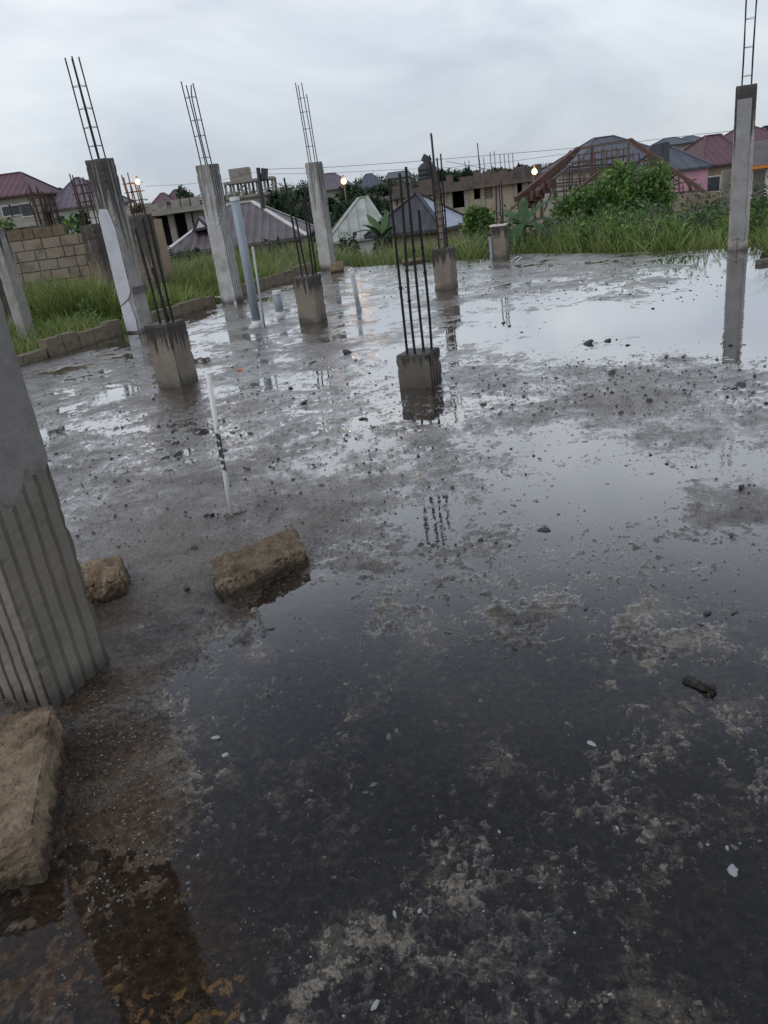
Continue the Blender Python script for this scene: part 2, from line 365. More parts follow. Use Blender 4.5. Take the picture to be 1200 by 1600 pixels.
def build_slab():
    a1 = np.arange(-31.5, 31.5, .082); aL = np.arange(-80, -31.5, .42); aR = np.arange(31.6, 80, .42)
    ang = np.radians(np.concatenate([aL, a1, aR])); nr = 1000
    rad = .40 * np.exp(np.linspace(0, math.log(21 / .40), nr))
    A, Rr = np.meshgrid(ang, rad)
    x = (np.sin(A) * Rr).ravel(); y = (np.cos(A) * Rr).ravel()
    wob = fbm(x, y, 1.6, 4, 77) * .05
    keep = inpoly(x + wob, y + wob, SLAB)
    z = slab_height(x, y)
    na = len(ang); i = np.arange(nr - 1)[:, None] * na + np.arange(na - 1)[None, :]; i = i.ravel()
    q = np.stack([i, i + 1, i + 1 + na, i + na], 1)
    q = q[keep[q].all(1)]
    used = np.zeros(len(x), bool); used[q.ravel()] = True
    remap = np.cumsum(used) - 1; q = remap[q]
    x, y, z = x[used], y[used], z[used]
    o = np_mesh('concrete_slab', np.stack([x, y, z], 1), q, M['slab'], smooth=True)
    me = o.data
    def attr(nm, arr):
        a = me.attributes.new(nm, 'FLOAT', 'POINT'); a.data.foreach_set('value', arr.astype(np.float32))
    attr('hmm', z * 1000)
    def blob(pts, s=1.0):
        m_ = np.zeros_like(x)
        for px, py, r in pts:
            p = gp(px, py); m_ = np.maximum(m_, np.exp(-((x - p.x) ** 2 + (y - p.y) ** 2) / (r * r)))
        return m_
    attr('brown', np.clip(blob([(160, 1180, .2), (190, 1280, .22), (150, 1400, .22), (250, 1420, .18), (80, 1500, .2), (180, 1500, .18), (300, 1500, .14), (140, 1080, .14), (190, 1060, .12), (165, 975, .2), (270, 640, .22), (400, 950, .12), (655, 640, .35), (700, 470, .35), (490, 530, .4), (230, 560, .3)]) * 1.25 + fbm(x, y, 9, 4, 12) * .5, 0, 1))
    attr('ochre', blob([(300, 1585, .08), (345, 1560, .06), (260, 1560, .05), (180, 1530, .03), (220, 1580, .05), ]))
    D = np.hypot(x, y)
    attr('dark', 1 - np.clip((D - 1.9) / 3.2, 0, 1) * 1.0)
    return o

def wet_fac(t, normal=None, top=1.0):
    """share of mirror reflection against viewing angle, strong towards grazing"""
    fr = N(t, 'ShaderNodeFresnel'); fr.inputs['IOR'].default_value = 1.33
    if normal is not None: t.links.new(normal, fr.inputs['Normal'])
    pts = [(0, 0), (.02, .018), (.03, .036), (.045, .095), (.065, .21), (.09, .38), (.125, .56), (.22, .76), (.33, .88), (1, 1)]
    c = ramp(t, fr.outputs[0], [(p, (q, q, q)) for p, q in pts])
    return mathn(t, 'MULTIPLY', c.outputs[0], top)

m, t, b, L = newmat('wet_concrete_slab'); M['slab'] = m
oc = N(t, 'ShaderNodeTexCoord').outputs['Object']
A = lambda n: N(t, 'ShaderNodeAttribute', attribute_name=n).outputs['Fac']
hm, br, oc_, dk = A('hmm'), A('brown'), A('ochre'), A('dark')
n1 = tex(t, 2.4, 7, oc, .62, .3); n2 = tex(t, 38, 6, oc, .7); n3 = tex(t, 260, 3, oc, .6); n4 = tex(t, 9, 6, oc, .65, .5)
n5 = tex(t, 95, 5, oc, .75)
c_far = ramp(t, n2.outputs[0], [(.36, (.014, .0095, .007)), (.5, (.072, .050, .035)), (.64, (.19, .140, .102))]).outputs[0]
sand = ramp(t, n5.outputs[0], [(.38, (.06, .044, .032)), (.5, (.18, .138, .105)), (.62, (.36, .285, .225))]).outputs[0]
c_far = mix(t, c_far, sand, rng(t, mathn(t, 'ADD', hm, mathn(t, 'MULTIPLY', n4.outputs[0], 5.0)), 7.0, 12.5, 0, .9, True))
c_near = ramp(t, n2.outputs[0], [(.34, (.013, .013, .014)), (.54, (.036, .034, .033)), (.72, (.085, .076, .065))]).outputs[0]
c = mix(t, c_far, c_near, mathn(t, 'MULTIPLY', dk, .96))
c = mix(t, c, (.006, .005, .005), rng(t, n5.outputs[0], .56, .66, 0, .6))
c = mix(t, c, (.026, .023, .021), rng(t, n1.outputs[0], .50, .68, 0, .6))                 # dark soot and silt
# pale silt smears: broad soft patches broken by fine grain
big_ = tex(t, 3.2, 5, oc, .6, .6); fin_ = tex(t, 30, 8, oc, .82, .6)
sm_ = mathn(t, 'ADD', mathn(t, 'MULTIPLY', big_.outputs[0], .9), fin_.outputs[0])
isl = mathn(t, 'MULTIPLY', mathn(t, 'MULTIPLY', rng(t, mathn(t, 'ADD', sm_, mathn(t, 'MULTIPLY', hm, .012)), .955, 1.07, 0, .92, True), rng(t, hm, -9, -2, .15, 1)), dk)
silt = ramp(t, n5.outputs[0], [(.32, (.07, .060, .046)), (.66, (.25, .215, .165))]).outputs[0]
c = mix(t, c, silt, isl)
brc = ramp(t, n2.outputs[0], [(.3, (.016, .010, .005)), (.5, (.058, .034, .017)), (.7, (.13, .082, .045))]).outputs[0]
c = mix(t, c, brc, mathn(t, 'MULTIPLY', br, .92))
c = mix(t, c, (.30, .175, .065), mathn(t, 'MULTIPLY', rng(t, tex(t, 26, 6, oc, .7, .4).outputs[0], .53, .57, 0, 1), rng(t, oc_, .15, .5)))
# aggregate showing through
vo = N(t, 'ShaderNodeTexVoronoi'); vo.inputs['Scale'].default_value = 85; L(oc, vo.inputs['Vector'])
cell = N(t, 'ShaderNodeSeparateColor'); L(vo.outputs['Color'], cell.inputs[0])
spk = mathn(t, 'MULTIPLY', rng(t, vo.outputs['Distance'], .12, .30, 1, 0), rng(t, n4.outputs[0], .48, .62))
c = mix(t, c, ramp(t, cell.outputs[0], [(.55, (.02, .02, .02)), (.8, (.12, .11, .10)), (1.0, (.34, .33, .31))]).outputs[0], mathn(t, 'MULTIPLY', spk, .75))
L(c, b.inputs['Base Color'])
bs = rng(t, hm, -.5, 7, .08, 1.0)
def bmp2(h, st, dist, prev=None):
    n_ = N(t, 'ShaderNodeBump'); n_.inputs['Distance'].default_value = dist; L(h, n_.inputs['Height']); L(mathn(t, 'MULTIPLY', bs, st), n_.inputs['Strength'])
    if prev: L(prev, n_.inputs['Normal'])
    return n_.outputs[0]
nb = bmp2(n2.outputs[0], 1.0, .014); nb = bmp2(n5.outputs[0], 1.0, .008, nb); nb = bmp2(n3.outputs[0], .6, .003, nb)
L(nb, b.inputs['Normal'])
b.inputs['Roughness'].default_value = .6; b.inputs['Specular IOR Level'].default_value = .12
gl = N(t, 'ShaderNodeBsdfGlossy'); L(nb, gl.inputs['Normal'])
L(rng(t, hm, 0, 6, .04, .24), gl.inputs['Roughness'])
wf = wet_fac(t, nb); wf = mathn(t, 'MULTIPLY', mathn(t, 'MULTIPLY', wf, mathn(t, 'MULTIPLY', rng(t, hm, .5, 9, 1.0, .60), rng(t, mathn(t, 'ADD', n1.outputs[0], mathn(t, 'MULTIPLY', n4.outputs[0], .5)), .62, .94, 1.15, .60))), rng(t, hm, -.6, .1, 0, 1))
wf = mathn(t, 'MULTIPLY', wf, mathn(t, 'SUBTRACT', 1.0, mathn(t, 'MULTIPLY', mathn(t, 'MULTIPLY', rng(t, dk, .25, .9), rng(t, hm, 0, 1.5)), .82)))
mx = N(t, 'ShaderNodeMixShader'); L(mathn(t, 'MINIMUM', wf, 1.0), mx.inputs[0]); L(b.outputs[0], mx.inputs[1]); L(gl.outputs[0], mx.inputs[2])
L(mx.outputs[0], t.nodes['Material Output'].inputs[0])

m, t, b, L = newmat('standing_water'); M['water'] = m
t.nodes.remove(b)
oc = N(t, 'ShaderNodeTexCoord').outputs['Object']
rn = tex(t, 7, 3, oc, .5); rn2 = tex(t, 45, 2, oc, .5)
nb = bump(t, rn.outputs[0], .14, .006); nb = bump(t, rn2.outputs[0], .12, .001, nb)
gl = N(t, 'ShaderNodeBsdfGlossy'); gl.inputs['Roughness'].default_value = .035; L(nb, gl.inputs['Normal'])
tr = N(t, 'ShaderNodeBsdfTransparent'); tr.inputs[0].default_value = (.90, .88, .85, 1)
mx = N(t, 'ShaderNodeMixShader'); L(wet_fac(t, None), mx.inputs[0]); L(tr.outputs[0], mx.inputs[1]); L(gl.outputs[0], mx.inputs[2])
L(mx.outputs[0], t.nodes['Material Output'].inputs[0])

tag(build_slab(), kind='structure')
def inset(poly, d):
    cx = 1.0; cy = 6.0
    return [(cx + (x - cx) * (1 - d / math.hypot(x - cx, y - cy)), cy + (y - cy) * (1 - d / math.hypot(x - cx, y - cy))) for x, y in poly]
body = MB(); P = inset(SLAB, .05); n = len(P)
body.add([(x, y, -.022) for x, y in P] + [(x, y, -.75) for x, y in P], [tuple(range(n)), tuple(range(2 * n - 1, n - 1, -1))] + [(i, i + n, (i + 1) % n + n, (i + 1) % n) for i in range(n)])
tag(body.build('slab_foundation', M['mortar']), kind='structure')
wt = MB(); P = inset(SLAB, .10); wt.poly([(x, y, 0.0) for x, y in P[::-1]])
tag(wt.build('water', M['water']), kind='structure')

# ------------------------------------------------------------------ terrain
def sst(a, b, v):
    q = np.clip((v - a) / (b - a), 0, 1); return q * q * (3 - 2 * q)
def terrain(x, y):
    x = np.asarray(x, float); y = np.asarray(y, float)
    D = np.hypot(x, y); u = x / np.maximum(y, 1)
    wl = 1 - sst(-.37, -.27, u)
    right = -.42 - 2.1 * np.where(True, sst(0, 1, (D - (24 - 7 * sst(-.12, .02, u))) / (13 + 4 * sst(-.12, .02, u))), 0) - .6 * sst(34, 60, D) + (3.0 - 1.6 * sst(.0, .3, u)) * sst(70, 150, D) + (4 - 3 * sst(-.05, .25, u)) * sst(150, 340, D)
    right = right - 1.2 * sst(.35, .65, u) * sst(25, 60, D) * (1 - sst(80, 160, D))
    left = -.16 - .2 * sst(20, 40, D) + .9 * sst(40, 70, D) + 1.2 * sst(80, 150, D) + 4 * sst(150, 340, D)
    z = left * wl + right * (1 - wl)
    return z + fbm(x, y, .25, 3, 50) * .10
def build_terrain():
    ang = np.radians(np.arange(-180, 180.1, 1.2)); rad = 2.0 * np.exp(np.linspace(0, math.log(1400 / 2.0), 170))
    A, Rr = np.meshgrid(ang, rad); x = (np.sin(A) * Rr).ravel(); y = (np.cos(A) * Rr).ravel()
    z = terrain(x, y); inner = inpoly(x, y, SLAB); z = np.where(inner, -.6, z)
    na = len(ang); i = (np.arange(len(rad) - 1)[:, None] * na + np.arange(na - 1)[None, :]).ravel()
    q = np.stack([i, i + 1, i + 1 + na, i + na], 1)
    return tag(np_mesh('ground', np.stack([x, y, z], 1), q, M['earth'], smooth=True), kind='structure')
build_terrain()
def tz(x, y): return float(terrain(np.array([x]), np.array([y]))[0])

# ------------------------------------------------------------------ columns and stumps
SD = .29; TH = R(-26)
E1 = Vector((math.cos(TH), math.sin(TH))); E2 = Vector((-math.sin(TH), math.cos(TH)))
def centre_from_corner(x, y, s=SD):
    c = Vector((x, y)) - E1 * s / 2 + E2 * s / 2
    return (c.x, c.y)
def profile(s, ribs, n=5, depth=.011):
    """outline, local x along the left-facing front, local y away; ribs on chosen sides (front, right, back, left)"""
    h = s / 2; C = [(-h, -h), (h, -h), (h, h), (-h, h)]; pts = []
    for k in range(4):
        a = Vector(C[k]); b_ = Vector(C[(k + 1) % 4]); d = (b_ - a); nrm = Vector((d.y, -d.x)).normalized()
        if ribs[k]:
            for i in range(n):
                for tt, dp in (((.0, 0), (.70, 0.0), (.77, -.9), (.84, -1), (.95, -.5)) if depth < .018 else ((0, 0), (.44, 0), (.52, -1), (.92, -1))):
                    f = (i + tt) / n
                    if f < .03: pts.append(a); continue
                    pts.append(a + d * f + nrm * dp * depth)
        else:
            for i in range(6): pts.append(a + d * i / 6)
    return pts
def shaft(name, s, h, ribs, mat, parent, seed, zbase=-.01, step=.035, rough=.0022, n=5, depth=.011, tiltx=0):
    pr = profile(s, ribs, n, depth); k = len(pr); nz = max(3, int(h / step)); v = []; f = []
    for j in range(nz + 1):
        z = zbase + (h - zbase) * j / nz
        for i, p in enumerate(pr):
            q = Vector((p.x, p.y, z)); e_ = mnoise.noise(q * 9 + Vector((seed * 7.3, 0, 0))) * rough * 1.5 + mnoise.noise(q * 45 + Vector((0, seed * 3.1, 0))) * rough
            cor = 1 - min(1, (abs(abs(p.x) - s / 2) + abs(abs(p.y) - s / 2)) / .02)
            if cor > 0: e_ -= cor * max(0, mnoise.noise(Vector((p.x, p.y, z * 1.0)) * 14 + Vector((0, 0, seed)))) * .022
            if j == nz: e_ -= .006
            nd = Vector((p.x, p.y, 0)).normalized()
            zz = z + (mnoise.noise(q * 12) * .007 if j == nz else 0)
            v.append((p.x + nd.x * e_, p.y + nd.y * e_, zz))
    for j in range(nz):
        for i in range(k):
            f.append((j * k + i, j * k + (i + 1) % k, (j + 1) * k + (i + 1) % k, (j + 1) * k + i))
    c = len(v); v.append((0, 0, h + .006))
    for i in range(k): f.append((nz * k + i, nz * k + (i + 1) % k, c))
    return link_mesh(name, v, f, mat, parent)
def rebar(parent, x, y, z0, z1, r=.009, lean=(0, 0), mat='rebar', bend=0, rings=True):
    b_ = MB(); nseg = 12; pts = []; rr = random.Random(int((x + 3) * 1000) + int(z1 * 77))
    w1, w2 = rr.uniform(-.008, .008), rr.uniform(-.008, .008)
    for i in range(nseg + 1):
        q = i / nseg; H = z0 + (z1 - z0) * q
        bx = bend * max(0, q - .8) ** 2 * 10
        pts.append((x + lean[0] * q + w1 * math.sin(q * 5) + bx, y + lean[1] * q + w2 * math.sin(q * 4 + 1), H))
    b_.tube(pts, r, 6)
    for q_ in range(2 if z1 < 2 else 0):
        i_ = rr.randint(3, nseg - 1); b_.tube([Vector(pts[i_]) - Vector((0, 0, .008)), Vector(pts[i_]) + Vector((0, 0, .008))], r * 1.5, 6)
    return b_.build('rebar', M[mat], parent, smooth=False)
def stirrup(parent, pts, r=.005, mat='rebar'):
    b_ = MB()
    for i in range(len(pts)): b_.beam(pts[i], pts[(i + 1) % len(pts)], r * 2, r * 2)
    return b_.build('stirrup', M[mat], parent)

def column(label, corner, h, ribs=(0, 0, 0, 0), mat='column', top=3.7, bars=((-.065, -.065), (.065, -.065), (.065, .065), (-.065, .065)), tops=None, ties=(2.5, 2.85, 3.2, 3.45), lean=(0, 0), bend=0, group='tall concrete columns standing on the slab', name='concrete_column', s=SD, n=5, seed=1, br=.010, depth=.011):
    cx, cy = centre_from_corner(*corner, s)
    t_ = thing(name, label, 'column', (cx, cy, 0), TH, group)
    shaft('shaft', s, h, ribs, M[mat], t_, seed, n=n, depth=depth)
    tops = tops or [top] * len(bars)
    for i, ((x, y), tp) in enumerate(zip(bars, tops)):
        rebar(t_, x, y, h - .05, tp, br, lean, bend=bend if i == 1 else 0)
    for zt in ties:
        q = (zt - h) / (top - h)
        stirrup(t_, [(x * 1.08 + lean[0] * q, y * 1.08 + lean[1] * q, zt + .01 * (i % 2)) for i, (x, y) in enumerate(bars)], .003)
    return t_

c1 = column('tall column with a pale grey plaster patch and dark streaked top, left of the slab', (-3.33, 12.13), 2.45, top=3.74, ties=(2.62, 2.86, 3.1, 3.38), seed=2, mat='column_dark', lean=(-.05, .0))
pl = MB(); s2 = SD / 2 + .0085
pl.poly([(-.125, -s2, .42), (-.135, -s2, .60), (-.128, -s2, 1.70), (-.08, -s2, 1.80), (.07, -s2, 1.78), (.125, -s2, 1.5), (.125, -s2, .62), (.06, -s2, .52)][::-1], -.006)
pl.build('plaster_patch', M['patch'], c1)
pl = MB(); pl.poly([(-.135, -s2, .03), (-.13, -s2, .40), (.05, -s2, .48), (.10, -s2, .2), (.08, -s2, .03)][::-1], -.005); pl.build('plaster_patch', M['patch'], c1)
lm = MB(); lm.box(s2 + .008, 0, .62, .03, .27, .09); lm.build('mortar_lump', M['stainband'], c1)
c2 = column('tall column with deeply grooved right face behind the big grey pipe', (-2.18, 14.45), 2.31, depth=.028, ribs=(0, 1, 0, 0), top=3.6, tops=[3.6, 3.52, 3.56, 3.55], ties=(2.42, 2.76, 3.0, 3.35), lean=(-.08, .0), bend=.12, seed=5)
c3 = column('farthest tall column with four rebars, a brown block at its foot', (gp(518, 421).x, gp(518, 421).y), 2.28, ribs=(0, 1, 0, 0), top=3.85, tops=[3.86, 3.8, 3.84, 3.62], bars=((-.085, -.05), (-.02, -.07), (.05, -.02), (.07, .07)), ties=(2.6, 2.95, 3.28, 3.55), seed=8, n=4, depth=.022, lean=(-.05, 0))
rc = column('tall column mirrored in the big puddle at the right edge', (6.24, 12.50), 2.33, top=3.75, tops=[3.75, 3.72, 3.75, 3.6], ties=(2.45, 2.82, 3.18, 3.52), seed=11, mat='column_dark', lean=(.0, 0))
pl = MB(); pl.poly([(-.085, -s2, .16), (-.10, -s2, .6), (-.115, -s2, 2.15), (.085, -s2, 2.15), (.085, -s2, .6), (.10, -s2, .45), (.08, -s2, .13), (0, -s2, .19)][::-1], -.005); pl.build('plaster_patch', M['patch_mid'], rc)

# near column, cut by the left edge of the frame
ncx, ncy = centre_from_corner(-1.285, 2.36, .30)
nc = thing('concrete_column', 'nearest column, grooved below and smooth plaster above, cut by the left edge', 'column', (ncx, ncy, 0), TH, 'tall concrete columns standing on the slab')
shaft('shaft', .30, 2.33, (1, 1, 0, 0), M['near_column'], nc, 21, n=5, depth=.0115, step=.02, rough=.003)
def plaster_coat():
    v = []; f = []; s_ = .30 / 2 + .003
    pts = []
    for k in range(15): pts.append((-s_ + 2 * s_ * k / 14, -s_))
    for k in range(1, 15): pts.append((s_, -s_ + 2 * s_ * k / 14))
    for k in range(1, 15): pts.append((s_ - 2 * s_ * k / 14, s_))
    for k in range(1, 14): pts.append((-s_, s_ - 2 * s_ * k / 14))
    n_ = len(pts); nz = 90
    for j in range(nz + 1):
        for i, (x, y) in enumerate(pts):
            low = .80 + .012 * math.sin(i * .9) + .05 * mnoise.noise(Vector((i * .8, 3, 0))) - (.03 * max(0, 1 - abs(i - 19) / 4)) + (.035 if 22 < i < 29 else 0)
            z = low + (2.32 - low) * (j / nz) ** 1.0
            e_ = mnoise.noise(Vector((x * 12, y * 12, z * 9))) * .004 - (.006 if j == 0 else 0)
            nd = Vector((x, y, 0)).normalized(); v.append((x + nd.x * e_, y + nd.y * e_, z))
    for j in range(nz):
        for i in range(n_): f.append((j * n_ + i, j * n_ + (i + 1) % n_, (j + 1) * n_ + (i + 1) % n_, (j + 1) * n_ + i))
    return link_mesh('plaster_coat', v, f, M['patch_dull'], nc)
plaster_coat()
for i, (x, y) in enumerate(((-.1, -.1), (.1, -.1), (.1, .1), (-.1, .1))): rebar(nc, x, y, 2.28, 3.7)

ST = 'short concrete column stumps with starter bars'
def stump(label, corner, h, bars, ribs=(0, 0, 0, 0), mat='stump', seed=1, ties=(), s=SD, br=.0125):
    cx, cy = centre_from_corner(*corner, s)
    t_ = thing('column_stump', label, 'column stump', (cx, cy, 0), TH, ST)
    shaft('shaft', s, h, ribs, M[mat], t_, seed, step=.025, depth=.020)
    for (x, y, tp, lx, ly) in bars: rebar(t_, x, y, h - .05, tp, br, (lx, ly))
    for zt in ties: stirrup(t_, [(-.07, -.07, zt), (.07, -.07, zt), (.07, .07, zt + .01), (-.07, .07, zt)], .005)
    return t_
stump('dark stained stump with brown left face and four rebars, left front of the slab', (-1.85, 7.67), .63,
      [(-.03, -.02, 1.52, -.04, .0), (.06, -.03, 1.60, -.03, .02), (.09, .03, 1.62, -.02, .0), (.02, .06, 1.15, -.07, .0)], seed=31)
stump('stump with a white streak between the grey pipe and the slim pipe stub', (-.56, 10.73), .62,
      [(-.02, -.08, 1.86, -.04, .0), (.05, -.05, 1.62, -.07, .0), (.10, .00, 1.6, .03, .0), (.12, .06, 1.72, .01, 0)], seed=32)
stump('lowest stump, dark with a grooved right face and four tall rebars, middle of the slab', (.53, 6.34), .285,
      [(-.07, -.07, 1.65, .005, 0), (.0, -.06, 1.68, .015, .0), (.06, -.02, 1.72, .005, 0), (.10, .07, 1.40, .01, 0)], ribs=(0, 1, 0, 0), mat='stump_ribbed', seed=33, br=.012)
dst = stump('stump carrying a tall slim post with a floodlight in front of the dark roofed hut', (1.52, 12.39), .62,
      [(-.05, -.05, 1.95, -.02, 0), (.05, -.05, 1.9, .0, 0), (.05, .05, 1.95, 0.02, 0), (-.05, .05, 1.7, 0, 0)], seed=34)
pm = MB(); pm.tube([(0, 0, .6), (-.02, 0, 1.2), (-.03, 0, 1.78)], [.045, .042, .035], 8); pm.build('core_post', M['oldpost'], dst)
pm = MB(); pm.tube([(-.03, 0, 1.7), (-.035, 0, 2.2), (-.04, 0, 2.24)], .018, 6); pm.build('mast', M['metal_dark'], dst)
for k in range(9): stirrup(dst, [(-.06, -.06, .75 + k * .1), (.06, -.06, .75 + k * .1), (.06, .06, .76 + k * .1), (-.06, .06, .75 + k * .1)], .0045)
fl = MB(); fl.box(-.14, -.02, 1.90, .13, .04, .10, 0, 0, R(35)); fo = fl.build('floodlight_head', M['metal_dark'], dst)
fl = MB(); fl.beam((-.10, -.02, 1.87), (-.03, 0, 1.84), .015, .015); fl.build('bracket', M['metal_dark'], dst)
est = stump('far stump with a pale flat cap beside the banana plant', (3.12, 16.15), .60, [(-.04, -.05, 1.35, .02, 0), (.06, .04, 1.42, .02, 0), (.05, -.05, 1.38, 0, 0)], seed=35, s=.28)
cp = MB(); cp.box(-.02, 0, .618, .33, .30, .025, R(6)); cp.build('cap_slab', M['white'], est)
pp = MB(); pp.tube([(-.16, -.16, 0), (-.17, -.16, .42)], .03, 8); pp.build('side_pipe', M['pvc'], est)

# ------------------------------------------------------------------ pipes
def vpipe(name, label, px, py, h, r, mat='pvc', lean=(0, 0), cap='pvc_white', collar='pvc_white', group='plastic pipes rising from the slab', caph=.05):
    p = gp(px, py); t_ = thing(name, label, 'pipe', (p.x, p.y, 0), 0, group)
    a = MB(); a.tube([(0, 0, -.02), (lean[0] * .5, lean[1] * .5, h * .5), (lean[0], lean[1], h)], r, 16); a.build('pipe_body', M[mat], t_, smooth=True)
    if cap:
        a = MB(); d = Vector((lean[0], lean[1], h)).normalized(); q = Vector((lean[0], lean[1], h))
        a.tube([q - d * caph * .6, q + d * caph * .4], r * 1.12, 16); a.build('end_cap', M[cap], t_)
    if collar:
        a = MB(); a.tube([(0, 0, -.02), (0, 0, .05)], [r * 1.5, r * 1.2], 12); a.build('foot_collar', M[collar], t_)
    return t_
vpipe('drain_pipe', 'tall thick grey drain pipe with white ends', 402, 506, 1.70, .062)
vpipe('water_pipe', 'thin grey pipe just right of the tall thick pipe', 413, 508, 1.05, .015, 'pvc_thin', (.03, 0), 'pvc_white', None, caph=.03)
vpipe('drain_pipe', 'short thick grey pipe stub with a white rim', 438, 492, .34, .062)
vpipe('water_pipe', 'thin white topped stub at the foot of the grooved column', 368, 475, .27, .016, 'pvc_thin', (0, 0), 'pvc_white', 'pvc_white')
vpipe('drain_pipe', 'slim dirty grey pipe stub between two concrete stumps', 561, 484, .52, .032, 'pvc_thin', (-.03, 0), 'pvc_white', 'pvc')
# flaking white rod in the foreground
p = gp(362, 806); ro = thing('plastic_rod', 'thin white upright rod with a flaked dark stretch', 'rod', (p.x, p.y, 0))
m, t, b, L = newmat('flaked_white_paint'); o_, v_ = objvec(t); sp = N(t, 'ShaderNodeSeparateXYZ'); L(o_, sp.inputs[0])
nn = tex(t, 40, 4, v_); zz = mathn(t, 'ABSOLUTE', mathn(t, 'SUBTRACT', sp.outputs['Z'], .40))
fk = mathn(t, 'GREATER_THAN', mathn(t, 'SUBTRACT', nn.outputs[0], mathn(t, 'MULTIPLY', zz, 1.5)), .38)
L(mix(t, (.62, .62, .60), (.05, .052, .045), fk), b.inputs['Base Color']); b.inputs['Roughness'].default_value = .5; M['flaked'] = m
a = MB(); a.tube([(0, 0, -.01), (.012, 0, .25), (.018, 0, .45), (.035, 0, .80)], [.013, .013, .014, .0135], 10); a.build('rod_shaft', M['flaked'], ro, smooth=True)
a = MB()
for k in range(9):
    q = random.Random(k); a.box(q.uniform(-.05, .06), q.uniform(-.04, .03), .004, q.uniform(.01, .025), q.uniform(.01, .02), q.uniform(.008, .018), q.uniform(0, 3))
a.build('mortar_crumbs', M['stone_mid'], ro)

# ------------------------------------------------------------------ rough blocks
def rough_block(name, label, foot, h, seed, cat='block', mat='block', amp=.012, z0=-.012, div=.012, group=None, tilt=0, slope=0.0):
    foot = [Vector((a, b)) for a, b in foot]; c = sum(foot, Vector((0, 0))) / 4
    L1 = max((foot[1] - foot[0]).length, .01); L2 = max((foot[3] - foot[0]).length, .01)
    nu = max(4, int(L1 / div)); nv = max(4, int(L2 / div)); nh = max(3, int(h / div)); v = {}; V = []; Fc = []
    def pt(i, j, k):
        key = (i, j, k)
        if key in v: return v[key]
        a, b_ = i / nu, j / nv
        q = (foot[0] * (1 - a) + foot[1] * a) * (1 - b_) + (foot[3] * (1 - a) + foot[2] * a) * b_ - c
        z = z0 + (h - z0) * k / nh * (1 + slope * (a - .5))
        d = Vector(((a - .5) * 2, (b_ - .5) * 2, (k / nh - .5) * 2))
        P_ = Vector((q.x, q.y, z)); s_ = Vector((seed * 3.7, seed * 1.3, 0))
        e_ = mnoise.fractal(P_ * 9 + s_, .9, 2.0, 5) * amp * 1.3 + mnoise.fractal(P_ * 38 + s_, .8, 2, 4) * amp * .55
        pit = mnoise.noise(P_ * 60 + s_); e_ -= max(0, pit - .2) * amp * 1.1; e_ += mnoise.noise(P_ * 120 + s_) * amp * .22 + (abs(mnoise.noise(P_ * 22 + s_)) - .25) * amp * .7
        crn = sum(1 for x in d if abs(abs(x) - 1) < .03)
        e_ -= (crn >= 2) * (amp * .25 + abs(mnoise.noise(P_ * 14 + s_)) * amp * 1.6)
        dn = Vector((q.x / L1 * 1.2, q.y / L1 * 1.2, d.z * .8)); m_ = max(abs(d.x), abs(d.y), abs(d.z)); nrm = Vector([0, 0, 0])
        fu = (foot[1] - foot[0]).normalized(); fv = (foot[3] - foot[0]).normalized()
        if abs(d.x) > .999: nrm += Vector((fu.x, fu.y, 0)) * d.x
        if abs(d.y) > .999: nrm += Vector((fv.x, fv.y, 0)) * d.y
        if abs(d.z) > .999 and d.z > 0: nrm.z += 1
        P_ += nrm * e_
        v[key] = len(V); V.append(P_); return v[key]
    for i in range(nu):
        for j in range(nv):
            Fc.append((pt(i, j, nh), pt(i + 1, j, nh), pt(i + 1, j + 1, nh), pt(i, j + 1, nh)))
    for k in range(nh):
        for i in range(nu):
            Fc.append((pt(i, 0, k), pt(i + 1, 0, k), pt(i + 1, 0, k + 1), pt(i, 0, k + 1)))
            Fc.append((pt(i + 1, nv, k), pt(i, nv, k), pt(i, nv, k + 1), pt(i + 1, nv, k + 1)))
        for j in range(nv):
            Fc.append((pt(0, j + 1, k), pt(0, j, k), pt(0, j, k + 1), pt(0, j + 1, k + 1)))
            Fc.append((pt(nu, j, k), pt(nu, j + 1, k), pt(nu, j + 1, k + 1), pt(nu, j, k + 1)))
    o = link_mesh(name, V, Fc, M[mat], None, (c.x, c.y, 0), smooth=False)
    o.rotation_euler = (0, tilt, 0)
    return tag(o, label, cat, group)
def G(px, py): p = gp(px, py); return (p.x, p.y)
rough_block('broken_block', 'broken brown sandcrete block lying in shallow water, middle of the foreground', [(G(347, 944)), (G(482, 884)), (-.455, 3.55), (-.845, 3.29)], .092, 4, amp=.017, div=.0055)
rough_block('broken_block', 'large brown block at the foot of the nearest column, cut by the left edge', [(-1.38, 1.49), (-1.03, 1.57), (-1.19, 2.20), (-1.53, 2.10)], .145, 7, amp=.011, div=.006)
rough_block('broken_block', 'rough wet block fragment behind the nearest column', [(-1.50, 3.13), (-1.235, 3.18), (-1.30, 3.47), (-1.56, 3.42)], .105, 9, amp=.022, div=.011)
p = gp(538, 424); rough_block('broken_block', 'brown block at the foot of the farthest tall column', [(p.x - .30, p.y - .02), (p.x + .0, p.y + .05), (p.x + .0, p.y + .3), (p.x - .30, p.y + .22)], .2, 12, amp=.01, div=.03)
p = gp(648, 411); rough_block('broken_block', 'low flat block on the far slab edge left of the floodlight stump', [(p.x - .26, p.y), (p.x + .22, p.y - .02), (p.x + .22, p.y + .15), (p.x - .26, p.y + .17)], .09, 13, amp=.01, div=.03)
rough_block('charred_wood', 'black charred stick lying in dark water at the right', [G(1066, 1066), G(1117, 1089), G(1121, 1078), G(1072, 1057)], .022, 15, 'wood', 'char', .010, div=.006)
mt = M['block'].node_tree; bb = mt.nodes['Principled BSDF']; src = bb.inputs['Base Color'].links[0].from_socket
